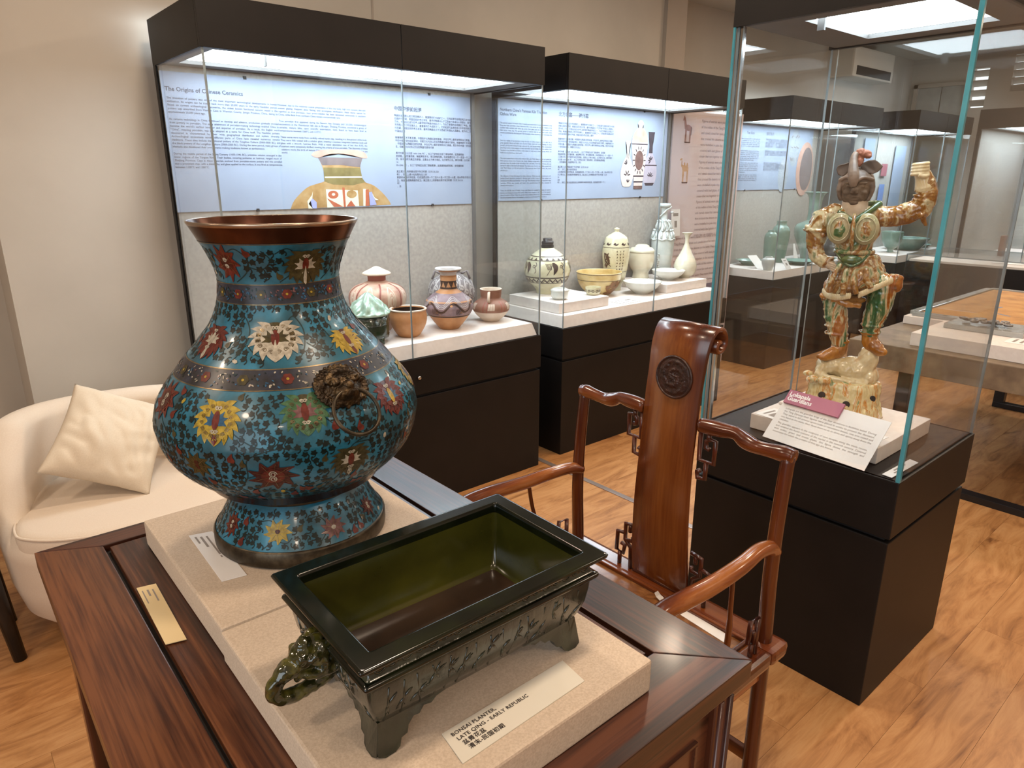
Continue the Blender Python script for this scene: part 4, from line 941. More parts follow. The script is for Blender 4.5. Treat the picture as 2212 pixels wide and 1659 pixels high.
# flowers: (theta degrees, z, half width, half height, kind)
FL = [(270.9, .510, .036, .034, 'olive_white'), (202.8, .515, .026, .034, 'red'), (241.3, .399, .043, .040, 'white_scroll'), (190, .392, .034, .036, 'red_white'), (293, .383, .034, .030, 'yellow_red'),
      (216.8, .290, .040, .042, 'yellow_blue'), (253.2, .298, .038, .040, 'green_red'), (297, .291, .038, .038, 'red_yellow'), (180, .300, .038, .036, 'red'), (238.4, .203, .040, .030, 'darkred'), (270, .212, .036, .032, 'olive_white'), (207, .218, .028, .024, 'olive'),
      (188.5, .060, .020, .024, 'red'), (229.9, .062, .025, .022, 'yellow'), (269.6, .056, .024, .021, 'mauve'), (307, .060, .022, .020, 'darkred'),
      (330, .30, .038, .038, 'yellow_blue'), (10, .30, .038, .038, 'green_red'), (50, .30, .038, .038, 'red_yellow'), (90, .30, .038, .038, 'yellow_blue'), (130, .30, .038, .038, 'red'), (345, .40, .035, .035, 'white_scroll'), (60, .40, .035, .035, 'white_scroll'), (120, .40, .035, .035, 'red_white'), (340, .51, .03, .03, 'red'), (60, .51, .03, .03, 'olive_white'), (130, .51, .03, .03, 'red')]
EN = ['leaf', 'vine', 'red', 'darkred', 'white', 'yellow', 'olive', 'green', 'mauve', 'blue', 'wire']
EI = {k: i for i, k in enumerate(EN)}; EM = ['enamel_'+k for k in EN]
def petal(l, w, hook=.35):
    """flame shaped petal pointing to +y, tip bent sideways"""
    return bezier([(-w*.45, 0), (-w*.62, l*.35), (-w*.25, l*.7), (hook*w, l), (w*.25, l*.62), (w*.62, l*.3), (w*.42, 0)], 3)
def spiral(m, th, z, cx, cy, r, mi, w, turns=1.6, off=.0018, fl=1):
    pts = []
    for i in range(18):
        q = turns*2*PI*i/17; rr = r*(1-.75*i/17)
        x, y = cx+fl*rr*math.cos(q), cy+rr*math.sin(q); p = V.rz(z)
        pts.append((th+x/p[0], z+y/math.sqrt(1+p[1]**2)))
    V.ribbon(m, pts, w, off, mi)
def flower(th, z, a, b, kind):
    m = MB(); th = rad(th)
    scheme = {'olive_white': ('olive', 'olive', 'white', 'red'), 'red': ('red', 'darkred', 'red', 'blue'), 'white_scroll': ('white', 'olive', 'olive', 'red'), 'red_white': ('red', 'darkred', 'white', 'white'), 'yellow_red': ('yellow', 'darkred', 'yellow', 'red'),
              'yellow_blue': ('yellow', 'yellow', 'blue', 'red'), 'green_red': ('green', 'olive', 'mauve', 'red'), 'red_yellow': ('red', 'darkred', 'blue', 'yellow'), 'darkred': ('darkred', 'red', 'darkred', 'white'), 'olive': ('olive', 'olive', 'yellow', 'red'), 'yellow': ('yellow', 'yellow', 'yellow', 'mauve'), 'mauve': ('mauve', 'mauve', 'mauve', 'white')}[kind]
    outer, ground, inner, core = scheme
    if kind in ('yellow', 'mauve', 'darkred', 'red', 'olive'):
        n = 9
        for i in range(n):
            q = 2*PI*i/n+.2
            V.poly(m, th, z, [(a*.35*math.sin(q)*0+ (x*math.cos(-q)-(y)*math.sin(-q))*1.0*a, (x*math.sin(-q)+(y)*math.cos(-q))*b) for x, y in [(px/1.0, py) for px, py in petal(1.0, .62, .15)]], .0010+.00002*i, EI[outer])
        V.poly(m, th, z, blob(0, 0, a*.45, b*.45, 16), .0014, EI[ground])
        for fl in (-1, 1): spiral(m, th, z, 0, 0 if kind in ('yellow', 'mauve') else fl*b*.16, a*.16, EI['white' if core in ('white', 'blue') else 'darkred'], .0016, 1.7, .0018, fl)
        for i in range(n):
            q = 2*PI*i/n+.2; V.ribbon(m, [(th+.2*a*math.sin(q)/V.rz(z)[0], z+.2*b*math.cos(q)), (th+.75*a*math.sin(q)/V.rz(z)[0], z+.75*b*math.cos(q))], .0007, .0016, EI['wire'])
    else:
        V.poly(m, th, z, blob(0, 0, a*.72, b*.74, 22), .0009, EI[ground if kind != 'white_scroll' else 'olive'])
        n = 14
        for i in range(n):
            q = -2.62+5.24*i/(n-1)+PI; s_ = 1 if math.sin(q) > 0 else -1
            pt = [((.52+0)*a*math.sin(q)+(x*math.cos(-q)-y*math.sin(-q))*a, .52*b*math.cos(q)+(x*math.sin(-q)+y*math.cos(-q))*b) for x, y in petal(.48, .27, .8*s_)]
            V.poly(m, th, z, pt, .0012+.00001*i, EI[outer])
            if kind in ('white_scroll', 'green_red', 'yellow_blue'): spiral(m, th, z, .60*a*math.sin(q), .60*b*math.cos(q), a*.085, EI['wire'], .0009, 1.4, .0017, s_)
        V.poly(m, th, z, [(0, -b), (-a*.12, -b*.80), (-a*.06, -b*.68), (0, -b*.74), (a*.06, -b*.68), (a*.12, -b*.80)], .0016, EI['white' if 'white' in kind else ('green' if outer == 'green' else 'red')])
        for sx in (-1, 1):
            for q in (.5, 1.25, 2.0):
                V.poly(m, th, z, [((x*math.cos(-sx*q)-y*math.sin(-sx*q))*a+sx*a*.10, (x*math.sin(-sx*q)+y*math.cos(-sx*q))*b) for x, y in petal(.42, .22, 0)], .0014, EI[inner])
        V.poly(m, th, z, blob(0, .02*b, a*.15, b*.36, 14), .0017, EI[core])
        for yy_ in (.46, -.42): 
            for sx in (-1, 1): spiral(m, th, z, sx*a*.07, b*yy_, a*.085, EI['white'], .0016, 1.3, .0020, sx)
    return m.build('flower', EM, vs_, fix=False)
for f in FL: flower(*f)
# band rosettes and dashes
m = MB()
for i in range(16):
    a = 2*PI*i/16
    for z, ph, sz in ((.465, .10, .008), (.344, .0, .0095)):
        for k in range(6): V.poly(m, a+ph, z, [(x+sz*.55*math.cos(k*PI/3), y+sz*.55*math.sin(k*PI/3)) for x, y in blob(0, 0, sz*.48, sz*.48, 8)], .0012, EI['red' if i % 2 else 'olive'])
        V.poly(m, a+ph, z, blob(0, 0, sz*.25, sz*.25, 8), .0015, EI['yellow'])
        for k in range(22):
            q = a+ph+.045+rnd.random()*(2*PI/16-.09); dz = rnd.uniform(-.0105, .0105)
            V.poly(m, q, z+dz, blob(0, 0, rnd.uniform(.0014, .0032), rnd.uniform(.0010, .0018), 5, rnd.random()*3), .0012, EI[rnd.choice(['blue', 'blue', 'vine', 'mauve', 'leaf']) if z > .4 or rnd.random() < .6 else 'white'])
o = m.build('band_pattern', EM, vs_, fix=False); o['kind'] = 'stuff'
# vine stems
m = MB()
def vine(pts, w=.0018):
    V.ribbon(m, bezier([(rad(a), z) for a, z in pts], 8), w, .0004, EI['vine'])
for k in range(9):
    a0 = k*40+8
    vine([(a0, .32), (a0+8, .305), (a0+18, .27), (a0+28, .25), (a0+34, .262), (a0+26, .28)])
    vine([(a0+2, .13), (a0+12, .165), (a0+20, .20), (a0+22, .235), (a0+34, .25), (a0+42, .245)])
    vine([(a0+20, .20), (a0+30, .215), (a0+32, .235), (a0+24, .24)])
    vine([(a0+5, .362), (a0+12, .385), (a0+14, .41), (a0+8, .43), (a0+2, .42)])
    vine([(a0+14, .39), (a0+24, .375), (a0+33, .385), (a0+30, .405)])
    vine([(a0, .484), (a0+12, .50), (a0+16, .52), (a0+8, .538), (a0-2, .53)])
    vine([(a0+14, .51), (a0+26, .505), (a0+34, .52), (a0+28, .535)])
for k in range(10):
    a0 = k*36+4; vine([(a0, .035), (a0+7, .05), (a0+9, .066), (a0+4, .078), (a0-4, .076)]); vine([(a0+8, .05), (a0+16, .045), (a0+20, .052)])
o = m.build('vine', EM, vs_, fix=False); o['kind'] = 'stuff'
# leaves: many small hooked marks
m = MB()
def leafmark(th, z, s_, rot, mi):
    r, dr = V.rz(z)
    V.poly(m, th, z, [(-.05, -.6), (-.6, -.5), (-.5, -.1), (-.85, .2), (-.4, .42), (-.1, .95), (.3, .5), (.8, .42), (.62, 0), (.75, -.4), (.35, -.45)], .0005, mi, rot, s_*.92)
    c, sn = math.cos(rot), math.sin(rot); hook = []
    for i in range(7):
        q = -1.4+i*.62; x, y = -.15+.85*math.cos(q)*(1-.05*i), -.45+.75*math.sin(q)*(1-.08*i)
        X, Y = s_*(c*x-sn*y), s_*(sn*x+c*y); hook.append((th+X/r, z+Y/math.sqrt(1+dr*dr)))
    V.ribbon(m, hook, [s_*.30, s_*.26, s_*.22, s_*.18, s_*.15, s_*.12, s_*.08], .0005, mi)
zr = [.040]; 
def zstep(z, d):
    r, dr = V.rz(z); return z+d/math.sqrt(1+dr*dr)
z = .0415; row = 0
while z < .542:
    r, dr = V.rz(z); n = max(8, int(2*PI*r/.0140)); row += 1
    inb = (.444 < z < .486) or (.325 < z < .363) or (.088 < z < .122)
    if not inb:
        for i in range(n):
            th = 2*PI*(i+.5*(row % 2))/n+rnd.uniform(-.22, .22)*2*PI/n; zz = z+rnd.uniform(-.0022, .0022)
            ok = True
            for (ft, fz, fa, fb, kd) in FL:
                d = (th-rad(ft)+PI) % (2*PI)-PI
                if (d*r/(fa*1.10))**2+((zz-fz)*math.sqrt(1+dr*dr)/(fb*1.10))**2 < 1: ok = False; break
            if ok:
                q = rnd.random()
                if q < .93: leafmark(th, zz, rnd.uniform(.0066, .0084), rnd.uniform(-.9, .9)+(PI if rnd.random() < .3 else 0), EI['leaf'])
                elif q < .965: V.poly(m, th, zz, [(x, y-.008) for x, y in petal(.017, .010, .2)], .0012, EI['red'], rnd.uniform(-.8, .8))
                elif q < .98: V.poly(m, th, zz, blob(0, 0, .0055, .0035, 6, rnd.random()*3), .0012, EI['white' if rnd.random() < .6 else 'yellow'])
                else: V.poly(m, th, zz, [(x, y-.006) for x, y in petal(.014, .008, .2)], .0012, EI['olive'], rnd.uniform(-.8, .8))
    z = zstep(z, .0128)
o = m.build('leaf_scroll', EM, vs_, fix=False); o['kind'] = 'stuff'
# lion mask and ring
mth = rad(272.0); mz = .322
c0 = V.at(mth, mz, 0); n0 = (V.at(mth, mz, .01)-c0).normalized(); ex = Vector((-math.sin(mth), math.cos(mth), 0)); ey = n0.cross(ex).normalized()
if ey.z < 0: ey = -ey
MM0 = Matrix(((ex.x, ey.x, n0.x, c0.x), (ex.y, ey.y, n0.y, c0.y), (ex.z, ey.z, n0.z, c0.z), (0, 0, 0, 1)))
MM = MM0 @ Matrix.Scale(.88, 4)
m = MB(MM)
m.ball((0, .004, -.004), (.044, .034, .022), 24, 14); m.ball((.002, -.014, .012), (.026, .017, .018), 20, 12); m.ball((.002, -.006, .026), (.011, .010, .010), 14, 10)
m.ball((0, -.026, .004), (.034, .012, .010), 20, 10)
for s_ in (-1, 1): m.ball((s_*.016, .004, .020), (.008, .006, .007), 12, 8); m.ball((s_*.018, .012, .019), (.012, .004, .006), 12, 8); m.ball((s_*.036, .012, .006), (.011, .013, .008), 12, 8)
for k in range(30):
    a = 2*PI*k/30; rx, ry = .045, .036
    if -2.2 < (a if a < PI else a-2*PI) < -.9 and k % 2: continue
    cx, cy_ = rx*math.cos(a), .002+ry*math.sin(a)
    pts = [(cx+.0075*(1-i/12)*math.cos(a+i*.75), cy_+.0075*(1-i/12)*math.sin(a+i*.75), .004+.004*(i/9)) for i in range(10)]
    m.tube(pts, .0032, 7)
for k in range(16):
    a = .35+2.45*k/15; cx, cy_ = .030*math.cos(a), .002+.026*math.sin(a)
    pts = [(cx+.007*(1-i/12)*math.cos(a+2+i*.8), cy_+.007*(1-i/12)*math.sin(a+2+i*.8), .014+.004*(i/9)) for i in range(10)]
    m.tube(pts, .0032, 7)
def md(co, n): return co+n*(.0009*noise.noise(co*420)+.0005*noise.noise(co*900))
sculpt('lion_mask', m, 'mask_bronze', vs_, .0013, 2, md)
rc = Vector((.001, -.056, .020)); pts = []
for i in range(48):
    a = 2*PI*i/48; y_ = .043*math.sin(a); pts.append((rc.x+.043*math.cos(a), rc.y+y_, rc.z+.06*y_))
MB(MM).tube(pts, .0036, 12, closed=True).build('ring', 'bronze_ring' if 'bronze_ring' in MATS else 'bronze_dark', vs_)

# ------------------------------------------------------------------ green planter
px_, py_ = .4625, .681
pt = empty('bonsai_planter', (px_, py_, ZS), rad(-.8), 'dark green glazed rectangular planter with beast-head handles and bracket feet', 'planter')
H = .150
def ringloft(levels, name, mt, cap0=False, cap1=False, n=8, rr=.006):
    """rounded rectangle sections (half x, half y, z)"""
    m = MB(); vs = []; k = 4*n
    for (hx, hy, z) in levels:
        for c_ in range(4):
            sx, sy = ((1, 1), (-1, 1), (-1, -1), (1, -1))[c_]
            for j in range(n):
                a = c_*PI/2+j*(PI/2)/(n-1)
                vs.append((sx*(hx-rr)+rr*math.cos(a), sy*(hy-rr)+rr*math.sin(a), z))
    fs = []
    for l in range(len(levels)-1):
        for j in range(k): fs.append((l*k+j, l*k+(j+1) % k, (l+1)*k+(j+1) % k, (l+1)*k+j))
    if cap0: fs.append(tuple(reversed(range(k))))
    if cap1: fs.append(tuple(range((len(levels)-1)*k, len(levels)*k)))
    m.add(vs, fs, True); o = m.build(name, mt, pt)
    return o
RX, RY = .190, .1235
ringloft([(RX-.014, RY-.014, H-.012), (RX-.005, RY-.005, H-.010), (RX-.001, RY-.001, H-.006), (RX, RY, H-.0025), (RX-.0012, RY-.0012, H-.0008), (RX-.003, RY-.003, H), (RX-.0045, RY-.0045, H), (RX-.014, RY-.014, H), (RX-.0235, RY-.0235, H), (RX-.0250, RY-.0250, H), (RX-.0262, RY-.0262, H-.0015), (RX-.0272, RY-.0272, H-.006), (RX-.028, RY-.028, H-.014)], 'rim', 'glaze_green', rr=.004)
ringloft([(RX-.028, RY-.028, H-.014), (RX-.032, RY-.032, H-.05), (RX-.037, RY-.037, .052), (RX-.044, RY-.044, .046)], 'inner_wall', 'glaze_green_inner', rr=.008)
MB().box((-RX+.044, -RY+.044, .038), (RX-.044, RY-.044, .0462)).build('inner_floor', 'planter_floor', pt)
ringloft([(RX-.014, RY-.014, H-.012), (RX-.018, RY-.018, H-.016), (RX-.017, RY-.017, H-.026), (RX-.014, RY-.014, H-.029)], 'frieze', 'glaze_green_relief', rr=.004)
ringloft([(RX-.014, RY-.014, H-.029), (RX-.009, RY-.009, H-.031), (RX-.008, RY-.008, H-.034), (RX-.010, RY-.010, H-.038), (RX-.016, RY-.016, H-.041)], 'moulding', 'glaze_green', rr=.004)
ringloft([(RX-.016, RY-.016, H-.041), (RX-.017, RY-.017, H-.055), (RX-.020, RY-.020, .075), (RX-.027, RY-.027, .055), (RX-.034, RY-.034, .040), (RX-.045, RY-.045, .036)], 'body', 'glaze_green_relief', cap1=True, rr=.006)
# relief on the walls: scrolls on the frieze, bamboo leaves on the body
def wallpt(side, u, z):
    """side 0 front(-y) 1 right 2 back 3 left; u along the wall"""
    lv = [(H-.012, .014), (H-.016, .018), (H-.026, .017), (H-.041, .016), (H-.055, .017), (.075, .020), (.055, .027), (.040, .034)]
    ins = lv[-1][1]
    for i in range(len(lv)-1):
        if lv[i][0] >= z >= lv[i+1][0]: t_ = (lv[i][0]-z)/(lv[i][0]-lv[i+1][0]); ins = lv[i][1]+t_*(lv[i+1][1]-lv[i][1]); break
    return [Vector((u, -(RY-ins), z)), Vector((RX-ins, u, z)), Vector((-u, RY-ins, z)), Vector((-(RX-ins), -u, z))][side]
m = MB(); m2 = MB()
for side, hl in ((0, RX-.022), (1, RY-.022), (2, RX-.022), (3, RY-.022)):
    n = int(hl*2/.017)
    for i in range(n):
        u0 = -hl+(i+.5)*2*hl/n; s_ = 1 if i % 2 else -1
        m.tube([wallpt(side, u0+.0075*(1-j/14)*math.cos(j*.6), H-.021+s_*.0045*(1-j/14)*math.sin(j*.6)) for j in range(11)], .0014, 6)
    n = int(hl*2/.022)
    for i in range(n):
        u0 = -hl+.008+(i+.5)*2*(hl-.01)/n; z0 = rnd.uniform(.056, .088); q = rnd.uniform(-.6, .6)
        m2.tube([wallpt(side, max(-hl, min(hl, u0-.012*math.sin(q))), .046), wallpt(side, u0, z0), wallpt(side, max(-hl, min(hl, u0+.008*math.sin(q))), .100)], .0012, 6)
        for k in range(4):
            a = rnd.uniform(-2.4, -.7) if k % 2 else rnd.uniform(.4, 1.2); l = rnd.uniform(.012, .02)
            p = [wallpt(side, max(-hl, min(hl, u0+l*t*math.cos(a))), max(.044, min(.101, z0+l*t*math.sin(a)))) for t in (0, .33, .66, 1)]
            m2.tube(p, [.0006, .0020, .0017, .0003], 6)
o = m.build('frieze_scroll', 'glaze_green_relief', pt); o['kind'] = 'stuff'
o = m2.build('bamboo_relief', 'glaze_green_relief', pt); o['kind'] = 'stuff'
# bracket feet
for sx in (-1, 1):
    for sy in (-1, 1):
        m = MB()
        def wing(ax):  # scalloped bracket along one wall
            prof = [(0, .0455), (.092, .0445), (.094, .040), (.080, .038), (.073, .033), (.062, .035), (.056, .028), (.048, .029), (.041, .022), (.040, .014), (.032, .012), (.031, .004), (.025, .0005), (.012, 0), (.002, .004), (0, .010)]
            th = .012; vs = []; n = len(prof)
            for k in (0, 1):
                for u, z in prof:
                    out = .012*max(0, 1-z/.03)**1.5   # foot flares outward at the bottom
                    d = .0285+.005*(z/.06) - out*.2
                    d = .034-.012*(z-.04)/.03 if z > .04 else .034-.010*((.04-z)/.04)**1.4
                    a_ = (RX if ax == 0 else RY)-d-u+.0; b_ = (RY if ax == 0 else RX)-d-k*th
                    x, y = (a_, b_) if ax == 0 else (b_, a_); vs.append((sx*x, sy*y, z))
            fs = [tuple(range(n)), tuple(reversed(range(n, 2*n)))]+[(i, (i+1) % n, n+(i+1) % n, n+i) for i in range(n)]
            m.add(vs, fs, False)
        wing(0); wing(1)
        m.build('foot', 'glaze_green_relief', pt)
# beast-head handles on both short ends
for sx in (-1, 1):
    m = MB(Matrix.Scale(1, 4) if sx < 0 else Matrix.Rotation(PI, 4, 'Z'))
    X = -(RX-.026)
    m.ball((X-.016, 0, .096), (.018, .022, .018), 18, 12)          # neck root
    m.ball((X-.034, 0, .106), (.022, .019, .016), 18, 12)          # skull
    m.ball((X-.054, 0, .096), (.017, .015, .012), 16, 10)          # muzzle
    m.ball((X-.066, 0, .092), (.009, .013, .009), 12, 8)
    for s_ in (-1, 1):
        m.ball((X-.044, s_*.013, .110), (.007, .006, .007), 10, 8); m.ball((X-.026, s_*.020, .108), (.013, .006, .010), 10, 8)
        m.ball((X-.018, s_*.016, .116), (.010, .007, .010), 10, 8)
        m.tube([(X-.05, s_*.010, .088), (X-.030, s_*.016, .084), (X-.006, s_*.018, .085)], [.004, .006, .006], 8)
    m.ball((X-.022, 0, .118), (.011, .010, .010), 12, 8); m.ball((X-.036, 0, .120), (.010, .010, .008), 12, 8)
    m.tube(bezier([(X-.058, 0, .092), (X-.071, 0, .086), (X-.077, 0, .073), (X-.070, 0, .063), (X-.050, 0, .058), (X-.024, 0, .062), (X+.000, 0, .070)], 5), [.0095]*31, 14)
    for k in range(7): m.ball((X-.012-.006*k, .0, .083-.0005*k), (.005, .008, .005), 8, 6)
    for k in range(10):
        a = 2*PI*k/10; m.tube([(X-.018-.001*i, (.022+.001*i)*math.cos(a+i*.2), .100+(.020)*math.sin(a+i*.2)) for i in range(4)], .0045, 6)
    sculpt('beast_handle', m, 'handle_glaze', pt, .0016, 4, lambda co, n: co+n*.0013*noise.noise(co*140))
# ------------------------------------------------------------------ scroll-backed armchair
CX, CY = 1.07, .92
ch = empty('yoke_back_chair', (CX, CY, 0), 0, 'glossy red-brown wooden armchair with scroll-topped back splat, pushed up to the table', 'chair')
def K(x, y, z): return (x-CX, y-CY, z)
def KM(pts): return [K(*p) for p in pts]
SZ = .50
# seat frame and panel
m = MB()
m.box(K(1.272, .603, SZ-.046), K(1.345, 1.267, SZ-.007), bev=.015); m.build('seat_rail', 'chair_wood_rail', ch)
MB().box(K(.80, .605, SZ-.045), K(.865, 1.265, SZ-.008), bev=.012).build('seat_rail', 'chair_wood_rail', ch)
for y in (.605, 1.205): MB().box(K(.864, y, SZ-.045), K(1.276, y+.06, SZ-.008), bev=.012).build('seat_rail', 'chair_wood_arm', ch)
MB().box(K(.86, .655, SZ-.03), K(1.28, 1.21, SZ-.014)).build('seat_panel', 'seat_burl', ch)
for a, b in (((.86, .662), (1.28, .672)), ((.86, 1.195), (1.28, 1.205)), ((1.265, .662), (1.277, 1.205))):
    MB().box(K(a[0], a[1], SZ-.014), K(b[0], b[1], SZ-.004), bev=.003).build('seat_moulding', 'chair_wood_rail', ch)
# rear posts, each one piece from floor to crest
for y0, y1 in ((.644, .640), (1.232, 1.222)):
    pts = bezier([K(1.312, y0, 0), K(1.308, y0, .25), K(1.303, y0, .50), K(1.292, (y0*2+y1)/3, .66), K(1.292, (y0+2*y1)/3, .80), K(1.302, y1, .945)], 6)
    MB().tube(pts, [.0185-.004*i/(len(pts)-1) for i in range(len(pts))], 14).build('back_post', 'chair_wood', ch)
for y in (.644, 1.232):
    MB().tube([K(.835, y, 0), K(.835, y, .45), K(.84, y, .60), K(.86, y, .715)], [.018, .017, .014, .012], 14).build('front_post', 'chair_wood', ch)
    MB().box(K(.84, y-.008, .09), K(1.31, y+.008, .125), bev=.004).build('stretcher', 'chair_wood_arm', ch)
    MB().box(K(.85, y-.006, SZ-.11), K(1.30, y+.006, SZ-.045), bev=.003).build('side_apron', 'chair_wood_arm', ch)
for x, z in ((.835, .06), (1.31, .14)): MB().box(K(x-.008, .63, z), K(x+.008, 1.23, z+.035), bev=.004).build('stretcher', 'chair_wood_rail', ch)
for x in (.84, 1.305): MB().box(K(x-.006, .64, SZ-.12), K(x+.006, 1.22, SZ-.045), bev=.003).build('apron', 'chair_wood_rail', ch)
# crest rail in two arched halves meeting the splat
for pts in ([(1.300, .855, .952), (1.302, .80, .955), (1.303, .765, .957), (1.303, .742, .947), (1.303, .715, .941), (1.303, .672, .943), (1.303, .642, .945), (1.303, .626, .944)],
            [(1.300, 1.018, .955), (1.302, 1.07, .957), (1.303, 1.10, .957), (1.303, 1.125, .946), (1.303, 1.15, .942), (1.303, 1.20, .945), (1.303, 1.222, .946), (1.303, 1.235, .944)]):
    q = bezier(pts, 5); n = len(q)
    rr = [.0165+.0015*math.sin(i*.5) for i in range(n)]; rr[-1] = .012; rr[-2] = .0165
    MB().tube(KM(q), rr, 14).build('crest_rail', 'chair_wood_rail', ch)
# splat with rolled-over top
path = bezier([(1.303, .495), (1.292, .60), (1.287, .72), (1.291, .85), (1.300, .97), (1.305, 1.05), (1.307, 1.10), (1.311, 1.130), (1.321, 1.156), (1.338, 1.168), (1.357, 1.165), (1.370, 1.150), (1.372, 1.132), (1.362, 1.118), (1.347, 1.116), (1.338, 1.126), (1.342, 1.138), (1.352, 1.138)], 6)
m = MB(); n = len(path); vs = []; fs = []
def wid(i, z):
    if i > 60: return .083
    return .0885 - .010*max(0, min(1, (z-.55)/.3)) + .003*max(0, (z-1.05)/.12)
for i, (x, z) in enumerate(path):
    a = path[max(i-1, 0)]; b = path[min(i+1, n-1)]; tx, tz = b[0]-a[0], b[1]-a[1]; l = math.hypot(tx, tz); nx, nz = -tz/l, tx/l
    t_ = .0065 if i < n*.6 else .0055; w_ = wid(i, z); yc = .940-.010*max(0, min(1, (z-1.0)/.18))
    for k in range(8):
        yy_ = (-w_, -w_+.004, 0, w_-.004, w_, w_-.004, 0, -w_+.004)[k]; s_ = (0, 1, 1.0, 1, 0, -1, -1.0, -1)[k]*t_
        vs.append(K(x+nx*s_, yc+yy_, z+nz*s_))
for i in range(n-1):
    for k in range(8): fs.append((i*8+k, i*8+(k+1) % 8, (i+1)*8+(k+1) % 8, (i+1)*8+k))
fs.append(tuple(range(8))); fs.append(tuple(reversed(range((n-1)*8, n*8))))
m.add(vs, fs, True); m.build('splat', 'chair_wood', ch)
# carved medallion
Mm = frame(K(1.2965, .934, 1.050), (0, -1, 0), (.04, 0, 1))
m = MB(Mm)
vs = [(0, 0, .0035)]; R_, A_ = 22, 60
for i in range(1, R_+1):
    for j in range(A_):
        a = 2*PI*j/A_; r = .0475*i/R_; x, y = r*math.cos(a), r*math.sin(a)
        h = .0035+.0035*abs(noise.noise(Vector((x*190, y*190, 3))))+.002*noise.noise(Vector((x*420, y*420, 8)))
        sp = abs(((a/(2*PI)+r*26) % .5)-.25); h += .0014*(sp < .09)*(r < .040)
        if r > .043: h = .003
        vs.append((x, y, h))
fs = [(0, 1+j, 1+(j+1) % A_) for j in range(A_)]
for i in range(R_-1):
    for j in range(A_): fs.append((1+i*A_+j, 1+(i+1)*A_+j, 1+(i+1)*A_+(j+1) % A_, 1+i*A_+(j+1) % A_))
m.add(vs, fs, True); m.tube([(.0487*math.cos(2*PI*i/48), .0487*math.sin(2*PI*i/48), .002) for i in range(48)], .0032, 8, closed=True)
m.build('medallion', 'medallion_wood', ch)
# fretwork brackets
def fret(name, origin, eo, paths, r=.0058):
    m = MB(); o0 = Vector(origin); eo = Vector(eo)
    for p in paths: m.tube([Vector(K(*(o0+eo*a)))+Vector((0, 0, b)) for a, b in p], r, 8)
    return m.build(name, 'chair_fret', ch)
up = [[(.006, 0), (.006, -.068), (.046, -.068), (.046, -.012), (.030, -.012), (.022, -.018), (.022, -.034), (.032, -.036)], [(.028, .0), (.028, -.014)], [(.026, -.068), (.026, -.112), (.006, -.114), (.004, -.098), (.012, -.094)]]
lo = [[(0, .128), (.030, .124), (.030, .078), (.004, .080), (.004, .092)], [(.014, .126), (.014, .104)], [(.030, .096), (.056, .092), (.058, .036), (.034, .034), (.030, .058), (.042, .062)], [(.046, .034), (.046, .0)], [(.030, .078), (.010, .060), (.008, .0)]]
fret('fretwork_bracket', (1.300, .858, .936), (0, -1, 0), up); fret('fretwork_bracket', (1.300, 1.018, .938), (0, 1, 0), up)
fret('fretwork_bracket', (1.302, .852, SZ-.006), (0, -1, 0), lo); fret('fretwork_bracket', (1.302, 1.028, SZ-.006), (0, 1, 0), lo)
fr2 = [[(.0, 0), (.0, .088), (.030, .092), (.034, .04), (.016, .030), (.012, .058), (.022, .060)], [(.018, .030), (.018, .0)]]
fret('fretwork_bracket', (1.245, .634, SZ-.006), (-1, 0, 0), fr2); fret('fretwork_bracket', (1.245, 1.222, SZ-.006), (-1, 0, 0), fr2)
# arms
for pts in ([(1.296, .642, .722), (1.27, .640, .742), (1.22, .640, .750), (1.15, .637, .744), (1.07, .646, .731), (1.0, .657, .724), (.94, .668, .716), (.87, .655, .712), (.83, .640, .712)],
            [(1.296, 1.224, .720), (1.25, 1.224, .735), (1.18, 1.228, .737), (1.10, 1.241, .730), (1.0, 1.254, .728), (.93, 1.264, .719), (.87, 1.25, .712), (.83, 1.238, .712)]):
    q = bezier(pts, 5); MB().tube(KM(q), [.0175-.002*math.cos(i*.12) for i in range(len(q))], 14).build('arm', 'chair_wood_arm', ch)
MB().tube(bezier(KM([(1.150, .652, SZ-.006), (1.160, .652, .56), (1.150, .648, .65), (1.135, .642, .735)]), 5), [.007]*8+[.0055]*8, 10).build('arm_spindle', 'chair_wood', ch)
MB().tube(bezier(KM([(1.150, 1.235, SZ-.006), (1.160, 1.24, .56), (1.130, 1.238, .65), (1.115, 1.238, .728)]), 5), [.007]*8+[.0055]*8, 10).build('arm_spindle', 'chair_wood', ch)
ps = empty('paper_strip', (1.25, .80, SZ-.0135), 0, 'long white paper strip with a curled end, lying on the wooden chair\'s seat', 'paper')
rows = [(1.232, 1.262, .700, 0), (1.240, 1.266, .80, 0), (1.246, 1.266, .875, 0), (1.247, 1.264, .893, .003), (1.246, 1.262, .905, .009), (1.246, 1.260, .911, .017)]
m = MB(); vs = []
for a_, b_, y_, z_ in rows: vs += [(a_-1.25, y_-.80, z_), (b_-1.25, y_-.80, z_), (b_-1.25, y_-.80, z_+.0008), (a_-1.25, y_-.80, z_+.0008)]
n_ = len(rows); m.add(vs, [(k*4+j_, k*4+(j_+1) % 4, (k+1)*4+(j_+1) % 4, (k+1)*4+j_) for k in range(n_-1) for j_ in range(4)]+[(0, 1, 2, 3), tuple(4*n_-4+j_ for j_ in (3, 2, 1, 0))])
m.build('sheet', 'paper_white', ps)

